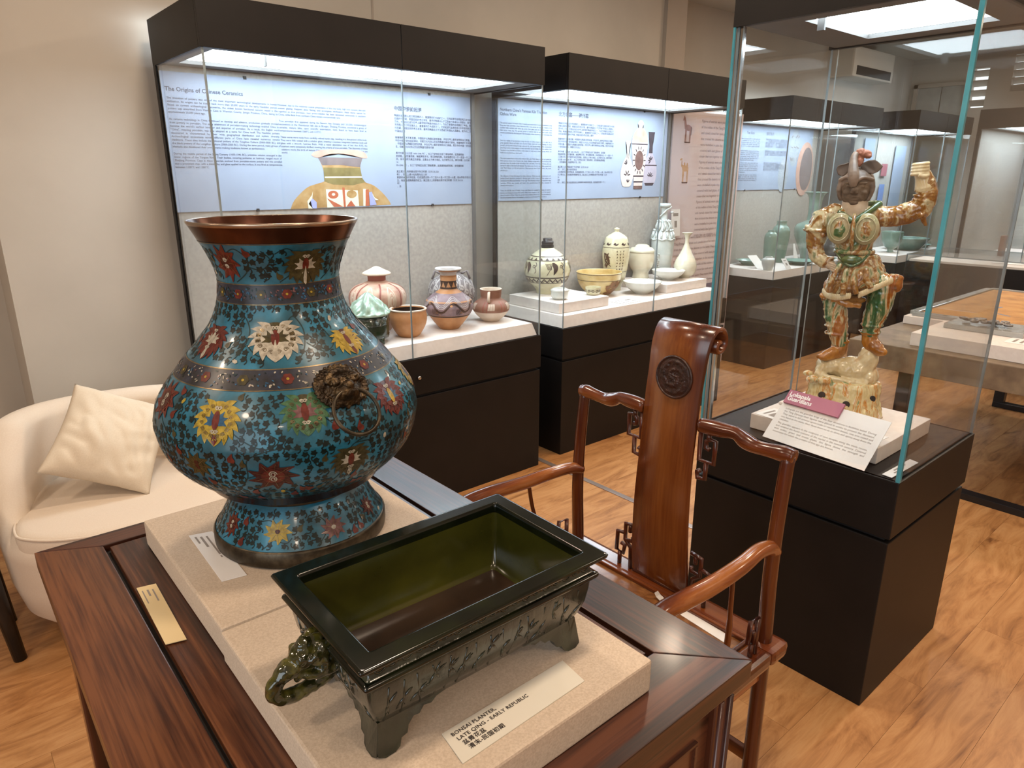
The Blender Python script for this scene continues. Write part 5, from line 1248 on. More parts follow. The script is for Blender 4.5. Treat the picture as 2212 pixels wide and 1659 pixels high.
# ------------------------------------------------------------------ tub armchair and cushion
ac = empty('tub_armchair', (.425, 2.60, 0), rad(-9), 'cream upholstered round tub armchair behind the table, against the wall', 'armchair')
A_, B_ = .385, .365
def se(th, a, b, n=2.5):
    c_, s_ = math.cos(th), math.sin(th); return (math.copysign(abs(c_)**(2/n), c_)*a, math.copysign(abs(s_)**(2/n), s_)*b)
def hgt(th):  # th 90deg = back
    d = abs(((th-PI/2+PI) % (2*PI))-PI); t_ = max(0, min(1, (d-1.25)/(.8))); t_ = t_*t_*(3-2*t_)
    return .712*(1-t_)+.425*t_
NT = 96; loops = []
for i in range(NT):
    th = 2*PI*i/NT; h = hgt(th)
    def P_(off, z, shrink=0): x, y = se(th, A_-off, B_-off); return (x, y, z)
    lean = .05*(h-.42)/.3
    w_ = .085+.03*(h-.42)/.3
    loops.append([P_(.13, .085), P_(.07, .09), P_(.028, .14), P_(.006, .24), P_(0, .33), P_(-.002, .352), P_(-.004, h-.05), P_(.008, h-.018), P_(.03, h-.002), P_(.052, h), P_(w_-.012, h-.012), P_(w_, h-.04), P_(w_+.004, .365), P_(w_+.006, .34)])
vs = [p for l in loops for p in l]; k = len(loops[0]); fs = []
for i in range(NT):
    for j in range(k-1): fs.append((i*k+j, ((i+1) % NT)*k+j, ((i+1) % NT)*k+j+1, i*k+j+1))
m = MB(); m.add(vs, fs, True); m.add([l[0] for l in loops], [tuple(range(NT))], True)
shell = m.build('shell', 'sofa_fabric', ac)
# seat cushion filling the tub, rounded, with piping
m = MB(); vs = []; fs = []
lv = [(.098, .33), (.090, .35), (.088, .42), (.092, .438), (.102, .448), (.118, .452), (.20, .456), (.30, .458)]
for off, z in lv:
    for i in range(NT):
        th = 2*PI*i/NT; fr = max(0, -math.sin(th)); o_ = off-.086*min(1, fr*1.6) if z < .45 else off-.086*min(1, fr*1.6)*max(0, 1-(off-.118)/.15)
        x, y = se(th, A_-o_, B_-o_); vs.append((x, y, z))
for l in range(len(lv)-1):
    for i in range(NT): fs.append((l*NT+i, l*NT+(i+1) % NT, (l+1)*NT+(i+1) % NT, (l+1)*NT+i))
fs.append(tuple(range((len(lv)-1)*NT, len(lv)*NT)))
m.add(vs, fs, True); m.build('seat', 'sofa_fabric', ac)
pts = []
for i in range(NT):
    th = 2*PI*i/NT; fr = max(0, -math.sin(th)); o_ = .092-.088*min(1, fr*1.6); x, y = se(th, A_-o_, B_-o_); pts.append((x, y, .441))
MB().tube(pts, .0042, 8, closed=True).build('piping', 'sofa_fabric', ac)
for i in range(4):
    a = PI/4+i*PI/2; MB().tube([(.2*math.cos(a), .2*math.sin(a), .10), (.24*math.cos(a), .24*math.sin(a), 0)], [.018, .011], 10).build('leg', 'black_metal', ac)
# cushion
def cushion(S_=.195):
    n = 44; vs = []; fs = []
    for side in (1, -1):
        for i in range(n+1):
            for j in range(n+1):
                u, v = -1+2*i/n, -1+2*j/n
                e = (1-abs(u)**2.6)*(1-abs(v)**2.6)
                pin = 1-.075*(1-abs(v))**.7*abs(u)**3*0-.0
                x = .86*S_*u*(1-.085*(1-v*v)*abs(u)); y = S_*v*(1-.085*(1-u*u)*abs(v))
                z = .072*e**.55
                wr = noise.noise(Vector((x*8, y*8, 2)))*.016 + (abs(noise.noise(Vector((x*16+y*12, y*7-x*9, 5))))-.2)*.024
                # folds running in from the lower right edge
                fold = .0028*math.sin((x*.35-y*.94)*105+3*noise.noise(Vector((x*9, y*9, 8))))*max(0, u+.15)*max(0, 1-abs(v+.25)*.9)
                vs.append((x, y, side*(z+(wr+fold)*min(1, e*2.2))))
    q = (n+1)*(n+1)
    for s_ in (0, 1):
        for i in range(n):
            for j in range(n):
                a = s_*q+i*(n+1)+j; f = (a, a+n+1, a+n+2, a+1); fs.append(f if s_ == 0 else tuple(reversed(f)))
    for i in range(n):  # side seam
        for a, b in ((i*(n+1), (i+1)*(n+1)), ((i+1)*(n+1)+n, i*(n+1)+n), (i+1, i), (n*(n+1)+i, n*(n+1)+i+1)):
            fs.append((a, b, b+q, a+q))
    return vs, fs
m = MB(); m.add(*cushion(), smooth=True)
cu = m.build('cushion', 'cushion_fabric'); tag(cu, 'square cream scatter cushion with creases, leaning in the tub armchair', 'cushion')
cL, cB, cT = Vector((.170, 2.54, .585)), Vector((.404, 2.46, .480)), Vector((.372, 2.82, .785))
ex_ = (cB-cL).normalized(); ey_ = cT-cL; ey_ = (ey_-ex_*ey_.dot(ex_)).normalized(); ez_ = ex_.cross(ey_); cc_ = cL+ex_*.163+ey_*.19
cu.matrix_world = Matrix(((ex_.x, ey_.x, ez_.x, cc_.x), (ex_.y, ey_.y, ez_.y, cc_.y), (ex_.z, ey_.z, ez_.z, cc_.z), (0, 0, 0, 1)))
# dark side stand at the left edge
sd = empty('side_stand', (-.178, 2.595, 0), 0, 'black leg of a side stand at the photo\'s left edge, beside the tub armchair', 'stand')
for sx in (-1, 1):
    for sy in (-1, 1): MB().tube([(sx*.13, sy*.13, .62), (sx*.17, sy*.13, .30), (sx*.195, sy*.13, 0)], [.026, .024, .019], 14).build('leg', 'black_metal', sd)
MB().box((-.15, -.15, .60), (.15, .15, .63), bev=.008).build('stand_top', 'black_metal', sd)

# ------------------------------------------------------------------ free-standing glass case with the guardian
pc = display_case('square black glass showcase holding the glazed guardian figure, right of the wooden chair', 1.871, 2.452, .610, 1.235, 1, back=False, thick=.008, edge='glass_edge_dim', light=(-.20, .19, -.20, .15), hook=1.99, hooky=1.03)
for s_, wc in ((-1, .0105), (1, .006)):   # polished corner edges
    MB().box((-.2905+.001, s_*.312-s_*wc, ZB), (-.2905+.001+wc, s_*.312, ZF)).build('glass_corner', 'glass_edge', pc)
MB().box((-.2905+.0155, .2985-.012, ZB), (-.2905+.028, .3115, ZF)).build('hinge_channel', 'chrome', pc)
SP = .722
block((1.950, .705, SP), (2.335, 1.10, SP+.048), 'low white square block under the guardian figure', bev=.002)
block((2.10, 1.04, SP+.0482), (2.30, 1.09, SP+.058), 'small white strip of board behind the guardian\'s rock base')
card('caption_card', 'white caption card beneath the glass corner, right of the guardian\'s block', [(1.889, .637, SP), (2.054, .631, SP), (2.062, .657, SP), (1.893, .664, SP)], lines=[(.3, .7, .66, .2), (.2, .55, .35, .16)])
card('caption_card', 'white caption card at the left corner of the guardian\'s block', [(1.945, 1.00, SP+.0485), (2.03, .985, SP+.0485), (2.05, 1.075, SP+.0485), (1.955, 1.09, SP+.0485)], lines=[(.2, .8, .80, .10), (.2, .65, .42, .42)])
card('caption_card', 'tiny white card between the leaning sheet and the guardian\'s base', [(2.02, .725, SP+.0485), (2.06, .722, SP+.0485), (2.065, .745, SP+.0485), (2.025, .748, SP+.0485)])
# leaning text sheet
a_, b_ = Vector((1.902, 1.026, SP+.002)), Vector((1.873, .703, SP+.002)); up_ = Vector((.112, 0, .118))
sh_ = empty('text_sheet', a_, 0, 'white text sheet with a pink title card, leaning on the guardian\'s block', 'sign')
Ms = frame((0, 0, 0), b_-a_, up_); W_s = (b_-a_).length; H_s = up_.length
MB(Ms).box((0, 0, 0), (W_s, H_s, .0018)).build('sheet', 'paper_white', sh_)
GT = "Lokapala are the guardian kings of the four directions in Buddhist belief. During the Tang Dynasty their figures were placed in tombs to protect the deceased. They stand in full armour upon rocks or recumbent beasts, one arm raised and one hand at the waist, their faces stern so as to drive evil spirits away from the chamber."
GT2 = "The guardian appears in the sculpture of cave temples along the trade routes, and entered the burial customs of the capital in the seventh century. Covered with amber, green and cream glazes, this figure shows the strength and movement for which the potters of that age are known."
text('paragraph', GT, .0088, Ms @ Matrix.Translation((.02, H_s-.052, .0018)), 'ink_grey', sh_, width=.285, align='JUSTIFY', line=1.15)
text('paragraph', GT2, .0088, Ms @ Matrix.Translation((.02, H_s-.105, .0018)), 'ink_grey', sh_, width=.285, align='JUSTIFY', line=1.15)
pk = MB(Ms).box((.005, H_s-.035, .003), (.185, H_s+.012, .011)).build('title_card', 'pink_card', sh_)
text('lettering', 'Lokapala\nGuardians', .020, Ms @ Matrix.Translation((.012, H_s-.0085, .0112)), 'white_ink', pk, bold=.0006, line=.8)

# guardian figure, modelled in its own frame: x to the viewer's right, y away, z up
GU = Vector((2.16, .93, 0)); u_ = Vector((.9185, .3954, 0)); r_ = Vector((.3954, -.9185, 0))
gd = empty('guardian_figure', (2.16, .93, SP+.0485), 0, 'glazed amber and green guardian warrior with raised fist, standing on a pierced rock', 'statue')
MG = Matrix(((r_.x, u_.x, 0, 0), (r_.y, u_.y, 0, 0), (0, 0, 1, -(SP+.0485)), (0, 0, 0, 1)))   # figure x,y,z(world height) -> local
def gd_disp(amp, f):
    def d(co, n): return co+n*(amp*noise.noise(co*f)+amp*.5*noise.noise(co*f*2.3))
    return d
def limb(m, pts, rs, n=14): 
    q = bezier([tuple(p)+(r,) for p, r in zip(pts, rs)], 5)
    m.tube([p[:3] for p in q], [p[3] for p in q], n)
    for i in (0, -1): m.ball(q[i][:3], q[i][3], 12, 8)
# rock base
m = MB(MG)
def rockf(r, z, a): return r*(1+.10*math.sin(3*a+.5)+.05*math.sin(9*a+z*30))
vs = []; fs = []; lv = [(.118, .100, .770), (.116, .098, .785), (.108, .088, .81), (.103, .080, .84), (.102, .076, .87), (.098, .070, .885), (.07, .05, .89), (.001, .001, .892)]
for (rx, ry, z) in lv:
    for j in range(48):
        a = 2*PI*j/48; wv = 1+.035*math.sin(11*a)+.03*math.sin(5*a+1); vs.append((.012+rx*wv*math.cos(a)+.004, ry*wv*math.sin(a), z-.02*(.5+.5*math.cos(a))*0))
for l in range(len(lv)-1):
    for j in range(48): fs.append((l*48+j, l*48+(j+1) % 48, (l+1)*48+(j+1) % 48, (l+1)*48+j))
fs.append(tuple(reversed(range(48)))); m.add(vs, fs, True)
for x, y, z, r in ((-.075, -.045, .885, .016), (-.04, -.06, .888, .018), (.085, .0, .88, .02), (.05, -.06, .872, .014), (-.09, 0, .89, .014), (.0, .05, .885, .03)): m.ball((x, y, z), (r*1.3, r, r*.7), 12, 8)
sculpt('rock_base', m, 'sancai_rock', gd, .0028, 4, gd_disp(.004, 40))
# crouching beast / upper rock
m = MB(MG)
m.ball((.035, 0, .915), (.062, .042, .046), 20, 14); m.ball((.072, -.004, .955), (.030, .030, .048), 18, 12); m.ball((-.02, .0, .925), (.045, .036, .032), 18, 12)
m.ball((-.052, -.01, .915), (.022, .028, .036), 14, 10); m.tube([(-.07, -.03, .90), (-.03, -.045, .893), (.03, -.048, .888), (.08, -.03, .882)], [.014, .012, .012, .014], 10)
m.ball((.085, 0, .90), (.025, .035, .035), 14, 10)
sculpt('upper_rock', m, 'sancai_cream', gd, .0026, 6, gd_disp(.003, 50))
from mathutils.bvhtree import BVHTree
rk = [o for o in gd.children if o.name.startswith('rock_base')][0].data
bv = BVHTree.FromPolygons([v.co for v in rk.vertices], [p.vertices[:] for p in rk.polygons])
for x, z in ((-.042, .843), (.030, .826), (.100, .842)):
    o0 = MG @ Vector((x, -.4, z)); dd = (MG.to_3x3() @ Vector((0, 1, 0))).normalized(); hit, nr, _, _ = bv.ray_cast(o0, dd)
    if hit is None: continue
    M0 = frame(hit, Vector((-nr.y, nr.x, 0)), Vector((0, 0, 1)) if abs(nr.z) < .9 else Vector((0, 1, 0)))
    mh = MB(M0); mh.lathe([(0, .0012), (.0088, .0012), (.0106, .0014), (.0112, -.003), (0, -.003)], 24); mh.build('hole', 'dark_slot', gd)
# legs
m = MB(MG)
limb(m, [(-.045, 0, 1.175), (-.040, -.004, 1.12), (-.028, -.004, 1.06), (-.014, -.002, 1.005)], [.036, .034, .031, .024])
limb(m, [(.050, 0, 1.19), (.080, -.016, 1.185), (.080, -.012, 1.13), (.070, -.006, 1.08), (.068, -.002, 1.035)], [.040, .038, .036, .031, .023])
m.ball((.103, -.022, 1.196), (.032, .026, .030), 16, 12); m.ball((.116, -.024, 1.212), (.016, .016, .014), 12, 8)
for k in range(5): m.tube([(-.042+.034*math.cos(a)+.004*k, .002+.034*math.sin(a), 1.125-.024*k) for a in [2*PI*i/16 for i in range(16)]], .0028, 6, closed=True)
for k in range(3): m.tube([(.072-.003*k+.030*math.cos(a), -.006+.030*math.sin(a), 1.085-.020*k) for a in [2*PI*i/16 for i in range(16)]], .0026, 6, closed=True)
sculpt('legs', m, 'sancai_legs', gd, .0024, 3, gd_disp(.0025, 55))
# boots
for pts, rs in (([(-.012, .004, 1.005), (-.014, 0, .975), (-.030, -.014, .966), (-.052, -.030, .958), (-.064, -.038, .958)], [.024, .024, .021, .015, .009]),
                ([(.066, 0, 1.04), (.072, -.004, 1.012), (.086, -.014, 1.0), (.100, -.024, .992), (.110, -.030, .990)], [.023, .024, .023, .019, .012])):
    m = MB(MG); limb(m, pts, rs); m.tube([(pts[0][0]+.024*math.cos(a), pts[0][1]+.024*math.sin(a), pts[0][2]) for a in [2*PI*i/16 for i in range(16)]], .0045, 8, closed=True)
    sculpt('boot', m, 'sancai_amber', gd, .0022, 4, gd_disp(.0015, 60))
# torso
m = MB(MG)
for (x, z, rx, ry, rz_) in ((-.020, 1.39, .070, .040, .030), (-.018, 1.345, .074, .052, .055), (-.012, 1.30, .052, .044, .045), (-.005, 1.265, .048, .042, .035), (.002, 1.225, .066, .050, .045), (.010, 1.195, .078, .054, .04)): m.ball((x, 0, z), (rx, ry, rz_), 22, 14)
sculpt('torso', m, 'sancai_armour', gd, .0026, 6, gd_disp(.0025, 50))
# breast plates, raised ovals with rims
for x, rot in ((-.056, .0), (.014, .0)):
    M0 = MG @ Matrix.Translation((x, -.047, 1.352)) @ Matrix.Rotation(rot, 4, 'Y')
    m = MB(M0); m.ball((0, 0, 0), (.036, .014, .046), 24, 14); o = sculpt('breast_plate', m, 'sancai_plate', gd, .0022, 3)
    m = MB(M0); m.ball((0, -.004, -.002), (.020, .013, .031), 22, 12); o2 = sculpt('breast_boss', m, 'sancai_armour', o, .0018, 2, gd_disp(.0015, 70))
    m = MB(M0); m.tube([(.026*math.cos(a), -.0125, -.001+.034*math.sin(a)) for a in [2*PI*i/32 for i in range(32)]], .0018, 8, closed=True); m.build('rim', 'sancai_plate', o)
m = MB(MG); m.tube([(-.021, -.050, 1.395), (-.021, -.060, 1.36), (-.019, -.058, 1.32), (-.016, -.050, 1.29)], [.005, .006, .006, .005], 10); m.build('chest_strap', 'sancai_armour', gd)
# belt
m = MB(MG); m.tube([(-.009+.050*math.cos(a), .045*math.sin(a), 1.283) for a in [2*PI*i/32 for i in range(32)]], .008, 10, closed=True); m.build('belt', 'sancai_armour', gd)
m = MB(MG); m.ball((-.012, -.050, 1.262), (.030, .012, .014), 20, 10); m.build('belt_buckle', 'sancai_green', gd)
m = MB(MG); m.tube(bezier([(-.058, -.02, 1.285), (-.040, -.045, 1.262), (-.012, -.058, 1.245), (.018, -.050, 1.262), (.036, -.02, 1.290)], 5), .0045, 8); m.build('belt_cord', 'sancai_green', gd)
# skirt: pleated, split over both thighs
m = MB(MG); vs = []; fs = []; NJ = 72; lv = [(1.275, .050, .045), (1.25, .064, .050), (1.21, .080, .060), (1.17, .086, .066), (1.145, .086, .066)]
for li, (z, rx, ry) in enumerate(lv):
    for j in range(NJ):
        a = 2*PI*j/NJ; pl = 1+.05*(li/4)*math.sin(13*a)+.03*(li/4)*math.sin(7*a+1)
        fr = max(0, -math.sin(a)); lift = .030*max(0, math.cos(a-.35*PI*0))*(li/4)
        z_ = z-(.018*(li/4)*math.cos(2*a))+.035*(li/4)*max(0, math.cos(a+.5))
        vs.append((.008+rx*pl*math.cos(a), ry*pl*math.sin(a), z_))
for l in range(4):
    for j in range(NJ): fs.append((l*NJ+j, l*NJ+(j+1) % NJ, (l+1)*NJ+(j+1) % NJ, (l+1)*NJ+j))
fs.append(tuple(range(NJ))); fs.append(tuple(reversed(range(4*NJ, 5*NJ))))
m.add(vs, fs, True)
for x0, x1, z0, z1 in ((-.040, -.060, 1.25, 1.165), (-.020, -.020, 1.24, 1.16), (.0, .014, 1.24, 1.165), (.030, .050, 1.245, 1.185)):
    m.tube(bezier([(x0, -.052, z0), ((x0+x1)/2-.006, -.068, (z0+z1)/2), (x1, -.070, z1)], 4), [.007]*4+[.009]*5, 8)
sculpt('skirt', m, 'sancai_armour', gd, .0024, 3, gd_disp(.003, 60))
m = MB(MG)
for k in range(26):
    t_ = k/25; a = -2.95+1.25*t_; m.ball((.008+.088*math.cos(a), .070*math.sin(a), 1.160-.010*math.sin(t_*3)), (.0045, .0045, .010), 8, 6)
for k in range(22):
    t_ = k/21; m.ball((.022+.078*t_, -.066-.006*t_, 1.163+.048*t_), (.0045, .0045, .010), 8, 6)
o = m.build('hem_fringe', 'sancai_cream', gd); o['kind'] = 'stuff'
m = MB(MG); m.ball((-.052, .0, 1.145), (.038, .038, .016), 18, 8); m.ball((.0, .01, 1.138), (.045, .040, .014), 18, 8); m.tube([(-.05, -.03, 1.14), (-.01, -.036, 1.128), (.03, -.03, 1.126)], .010, 8)
sculpt('under_skirt', m, 'sancai_amber', gd, .0026, 4, gd_disp(.003, 60))
# arms
m = MB(MG)   # arm raised on the viewer's right
limb(m, [(.040, 0, 1.388), (.080, 0, 1.388), (.115, -.004, 1.398), (.142, -.006, 1.412)], [.030, .030, .031, .030])
m.ball((.148, -.006, 1.415), (.026, .026, .028), 14, 10)
limb(m, [(.145, -.006, 1.41), (.156, -.010, 1.445), (.150, -.014, 1.48), (.140, -.016, 1.505)], [.030, .029, .024, .019])
for k in range(6):
    a0 = (.150-.001*k, -.010, 1.432+.011*k); m.tube([(a0[0]+(.0275-.0013*k)*math.cos(a), a0[1]+(.0275-.0013*k)*math.sin(a), a0[2]-.006*math.cos(a)) for a in [2*PI*i/16 for i in range(16)]], .0024, 6, closed=True)
m.tube([(.125, -.02, 1.43), (.150, -.028, 1.395), (.166, -.02, 1.365)], [.006, .010, .004], 8)
sculpt('raised_sleeve', m, 'sancai_sleeve', gd, .0022, 3, gd_disp(.0025, 55))
m = MB(MG)   # fist with the end of the sleeve: palm, four curled fingers and a thumb
limb(m, [(.148, -.014, 1.470), (.142, -.016, 1.492), (.134, -.018, 1.510)], [.026, .022, .020])
m.ball((.130, -.018, 1.520), (.023, .019, .018), 16, 10)
for k in range(4):
    z = 1.532-.0085*k; m.tube(bezier([(.147, -.030, z+.003), (.132, -.040, z+.001), (.114, -.034, z-.001), (.110, -.020, z-.002)], 4), [.0056]*13, 8)
m.tube(bezier([(.150, -.022, 1.508), (.144, -.038, 1.500), (.126, -.042, 1.503)], 4), [.006]*9, 8)
sculpt('fist', m, 'sancai_cream', gd, .0014, 2)
m = MB(MG)   # arm bent to the waist on the viewer's left
limb(m, [(-.075, 0, 1.395), (-.105, 0, 1.372), (-.118, .0, 1.34), (-.120, -.006, 1.30)], [.027, .032, .032, .026])
limb(m, [(-.120, -.006, 1.30), (-.108, -.014, 1.265), (-.085, -.028, 1.250), (-.072, -.034, 1.252)], [.024, .022, .018, .014])
m.ball((-.120, .0, 1.386), (.018, .016, .014), 12, 8); m.ball((-.098, .01, 1.400), (.020, .018, .012), 12, 8)
for k in range(7): m.ball((-.148+.008*k, -.018-.001*k, 1.352-.004*k), (.007, .010, .007), 8, 6)
m.tube([(-.12+.034*math.cos(a), .034*math.sin(a), 1.342) for a in [2*PI*i/16 for i in range(16)]], .005, 8, closed=True)
sculpt('bent_sleeve', m, 'sancai_sleeve', gd, .0022, 3, gd_disp(.0025, 55))
m = MB(MG)
m.ball((-.068, -.040, 1.243), (.014, .010, .014), 14, 10)
for k in range(4): m.tube(bezier([(-.072+.002*k, -.046, 1.250-.006*k), (-.060, -.053, 1.248-.0065*k), (-.050, -.052, 1.242-.0065*k)], 4), [.0036]*9, 8)
m.tube([(-.076, -.044, 1.25), (-.070, -.050, 1.264), (-.060, -.050, 1.268)], .0038, 8)
sculpt('hand', m, 'unglazed_neck', gd, .0013, 1)
# collar, neck, head
m = MB(MG)
m.tube(bezier([(-.072, .0, 1.402), (-.056, -.03, 1.392), (-.024, -.052, 1.372)], 5), [.008]*5+[.010]*6, 10); m.tube(bezier([(.042, .0, 1.424), (.020, -.028, 1.405), (-.022, -.053, 1.372)], 5), [.010]*5+[.009]*6, 10)
m.tube(bezier([(-.072, .0, 1.402), (-.05, .035, 1.412), (0, .04, 1.42), (.042, .0, 1.424)], 4), .009, 8)
sculpt('collar', m, 'sancai_green', gd, .0022, 2)
m = MB(MG); limb(m, [(-.021, -.026, 1.368), (-.021, -.014, 1.392), (-.024, -.006, 1.412), (-.026, -.004, 1.435)], [.022, .034, .036, .034]); m.build('neck', 'unglazed_neck', gd)
m = MB(MG); HX, HZ = -.028, 1.462
m.ball((HX, -.004, HZ+.006), (.043, .042, .046), 24, 16); m.ball((HX, -.014, HZ-.018), (.037, .031, .028), 20, 12)
m.ball((HX-.002, -.046, HZ-.002), (.0085, .010, .011), 12, 10); m.ball((HX-.002, -.046, HZ-.008), (.011, .007, .005), 12, 8)          # nose
for s_ in (-1, 1):
    m.ball((HX+s_*.016, -.038, HZ+.010), (.009, .008, .006), 12, 8); m.ball((HX+s_*.016, -.041, HZ+.019), (.013, .007, .004), 12, 8)       # eyes, brows
    m.ball((HX+s_*.021, -.033, HZ-.008), (.012, .010, .010), 12, 8)
m.tube([(HX-.013, -.040, HZ-.021), (HX, -.045, HZ-.019), (HX+.013, -.040, HZ-.021)], .0028, 8); m.tube([(HX-.010, -.040, HZ-.027), (HX, -.043, HZ-.0275), (HX+.010, -.040, HZ-.027)], .0028, 8)
m.ball((HX, -.036, HZ-.036), (.013, .010, .008), 12, 8)
sculpt('head', m, 'unglazed_face', gd, .0016, 2, gd_disp(.0012, 90))
m = MB(MG)   # helmet: cap, cheek flaps, turned-up brim and crest
m.ball((HX, .004, HZ+.022), (.048, .048, .040), 24, 14)
for s_ in (-1, 1):
    m.tube(bezier([(HX+s_*.039, -.022, HZ+.028), (HX+s_*.044, -.022, HZ+.004), (HX+s_*.041, -.020, HZ-.018), (HX+s_*.034, -.016, HZ-.030)], 4), [.008]*6+[.006]*7, 8)
m.tube(bezier([(HX-.046, -.026, HZ+.026), (HX-.026, -.043, HZ+.036), (HX-.006, -.050, HZ+.022), (HX+.016, -.046, HZ+.034), (HX+.044, -.026, HZ+.028)], 4), .0055, 8)
sculpt('helmet', m, 'unglazed_helmet', gd, .002, 3, gd_disp(.0012, 60))
m = MB(MG)
for wing_ in ([(-.052, 1.512), (-.066, 1.499), (-.080, 1.503), (-.087, 1.519), (-.083, 1.530), (-.064, 1.535), (-.054, 1.540), (-.050, 1.530)], [(-.014, 1.510), (-.024, 1.526), (-.016, 1.538), (-.004, 1.544), (.012, 1.545), (.020, 1.540), (.036, 1.527), (.024, 1.512), (.012, 1.506)]):
    q = [(a_+(c_-a_)*j_/3, b_+(d_-b_)*j_/3) for (a_, b_), (c_, d_) in zip(wing_, wing_[1:]+wing_[:1]) for j_ in range(3)]; nq = len(q); cxq = sum(p[0] for p in q)/nq; czq = sum(p[1] for p in q)/nq
    vs = [(x, -.012-.012*(1-((x-cxq)/.035)**2), z) for x, z in q]+[(x, -.000-.012*(1-((x-cxq)/.035)**2), z) for x, z in q]
    m.add(vs, [tuple(range(nq)), tuple(reversed(range(nq, 2*nq)))]+[(i, (i+1) % nq, nq+(i+1) % nq, nq+i) for i in range(nq)], True)
sculpt('helmet_wing', m, 'unglazed_wing', gd, .002, 2)
m = MB(MG)
m.tube(bezier([(-.034, -.050, 1.470), (-.038, -.050, 1.500), (-.042, -.036, 1.528), (-.044, -.022, 1.550), (-.040, -.012, 1.564)], 4), [.008, .010, .013, .015, .016, .016, .015, .014, .013, .012, .011, .011, .010, .010, .009, .009, .008], 10)
sculpt('helmet_ridge', m, 'unglazed_helmet', gd, .0018, 3)
m = MB(MG)
for x_, z_, rx_, rz_ in ((-.038, 1.556, .012, .014), (-.028, 1.566, .015, .012), (-.014, 1.562, .015, .011), (-.006, 1.556, .009, .008), (-.028, 1.540, .012, .016)): m.ball((x_, -.002, z_), (rx_, .012, rz_), 14, 10)
sculpt('crest', m, 'unglazed_pink', gd, .0018, 3, gd_disp(.002, 120))

# ------------------------------------------------------------------ long low table with blocks, maps and pewter piece
lt = empty('low_table', (4.6, .62, 0), 0, 'long brown table on black looped metal legs, seen past the guardian\'s glass', 'table')
MB().box((-1.02, -.72, .577), (1.05, .90, .70), bev=.004).build('table_top', 'concrete_brown', lt)
for x in (-.93, .82):
    m = MB()
    m.box((x-.03, -.64, 0), (x+.03, .66, .035), bev=.003); m.box((x-.03, -.64, .035), (x+.03, -.58, .577), bev=.003); m.box((x-.03, .60, .035), (x+.03, .66, .577), bev=.003)
    m.build('leg_frame', 'black_metal', lt)
block((3.66, .30, .701), (4.12, 1.26, .765), 'pale low block at the near end of the long brown table', 'deck_white')
block((4.20, .25, .701), (5.62, 1.50, .745), 'wide pale block under the map on the long brown table', 'deck_white')
tr = block((3.90, .86, .766), (4.09, 1.20, .790), 'clear grey tray plate under the pewter ornament', 'acrylic', 'acrylic_plate', 'stand')
pw = empty('pewter_ornament', (4.0, 1.05, .791), 0, 'silvery clustered pewter ornament on the clear grey plate', 'ornament')
m = MB()
for i in range(16):
    a = i*2.39; r = .011*math.sqrt(i)*1.25; m.tube([(r*math.cos(a)*.8+.012*math.cos(q), r*math.sin(a)*2+.014*math.sin(q), .012+.012*math.sin(i*1.7)**2) for q in [2*PI*j/12 for j in range(12)]], .0065, 7, closed=True)
sculpt('cluster', m, 'pewter', pw, .003, 1)
card('caption_card', 'white caption card on the pale near-end block of the long table', [(3.76, .80, .7655), (3.90, .80, .7655), (3.90, .90, .7655), (3.76, .90, .7655)], lines=[(.2, .8, .7, .12), (.2, .7, .4, .12)])
mp = empty('framed_map', (4.95, .85, .7455), 0, 'orange-brown old map in a pale clear frame, lying on the long brown table', 'map')
MB().box((-.66, -.30, 0), (.62, .60, .012)).build('map_sheet', 'map_paper', mp)
MB().box((-.66, -.56, 0), (.62, -.305, .010)).build('map_sheet', 'map_paper_pale', mp)
m = MB()
for i in range(8): m.tube([(-.38+.62*rnd.random(), -.3+.6*rnd.random(), .0135), (-.3+.5*rnd.random(), -.2+.5*rnd.random(), .0135)], .008, 5, flat=.1)
m = MB(); M0 = Matrix.Identity(4)
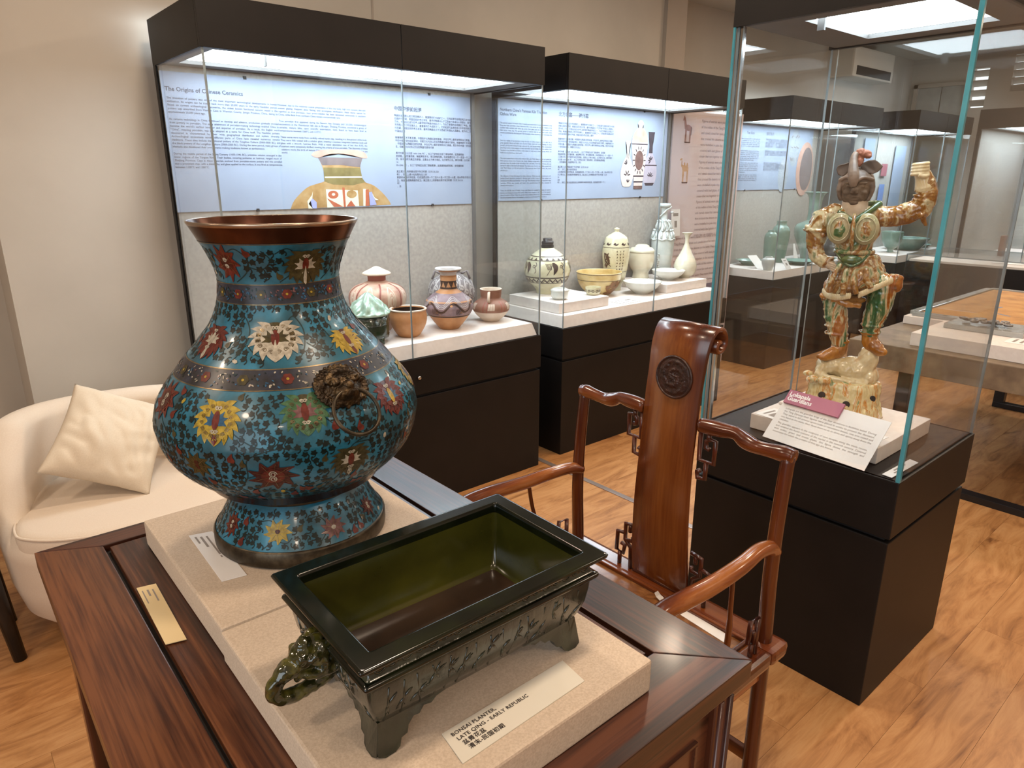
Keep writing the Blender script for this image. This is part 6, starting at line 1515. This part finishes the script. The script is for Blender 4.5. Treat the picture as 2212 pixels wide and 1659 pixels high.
for i in range(7):
    cx, cy_ = -.50+.12*i, .0+.09*((i*3) % 5); m.add([(cx+p[0], cy_+p[1], .0125) for p in blob(0, 0, .05, .012, 10, i)], [tuple(range(10))])
m.build('map_drawing', 'slip_brown', mp, fix=False)
for nm_, a_, b_ in (('frame_strip', (-.72, -.58, 0), (-.665, .62, .02)), ('frame_strip', (.625, -.58, 0), (.66, .62, .02)), ('frame_strip', (-.665, .605, 0), (.625, .65, .02)), ('frame_strip', (-.665, -.60, 0), (.625, -.565, .02))):
    MB().box(a_, b_, bev=.003).build(nm_, 'acrylic', mp)
# flat glass-topped vitrine further back
vt = empty('table_vitrine', (6.62, 1.55, 0), 0, 'low dark glass-topped vitrine beyond the long brown table', 'display case')
MB().box((-.42, -.62, 0), (.42, .72, .835), bev=.004).build('cabinet', 'black_laminate', vt)
MB().box((-.40, -.60, .835), (.40, .70, .85)).build('bed', 'deck_white', vt)
pane('glass_top', (-.42, -.62, .884), (.42, .72, .892), vt, 'z', 'dark_slot' if False else 'glass_edge_dim')
for a, b, ax in (((-.42, -.62, .836), (-.412, .72, .884), 'x'), ((.412, -.62, .836), (.42, .72, .884), 'x'), ((-.412, -.62, .836), (.412, -.612, .884), 'y'), ((-.412, .712, .836), (.412, .72, .884), 'y')): pane('glass_side', a, b, vt, ax)
o = MB().box((-.18, -.10, 0), (.18, .10, .003)).build('document', 'paper_white'); o.location = (6.58, 1.62, .851); tag(o, 'white printed sheet inside the glass-topped vitrine', 'paper')
display_case('tall black glass showcase far behind, right of the near glass corner', 7.35, 8.75, 1.75, 2.28, 2)
deck(7.365, 8.735, 1.766, 2.25, .06, 'white block in the showcase far behind the glass corner')
o = MB().box((-.06, -.006, 0), (.06, .006, .26)); 
o = MB(); o.prism([(-.055, 0), (.045, 0), (.055, .10), (.035, .13), (.05, .2), (-.05, .2)], 0, .03); oo = o.build('pottery_shard', 'clay_brown'); oo.rotation_euler = (PI/2, 0, 0); oo.location = (7.62, 2.0, .7805); tag(oo, 'dark brown pottery shard upright in the far right showcase', 'shard')
bpy.data.scenes.remove(TMP)
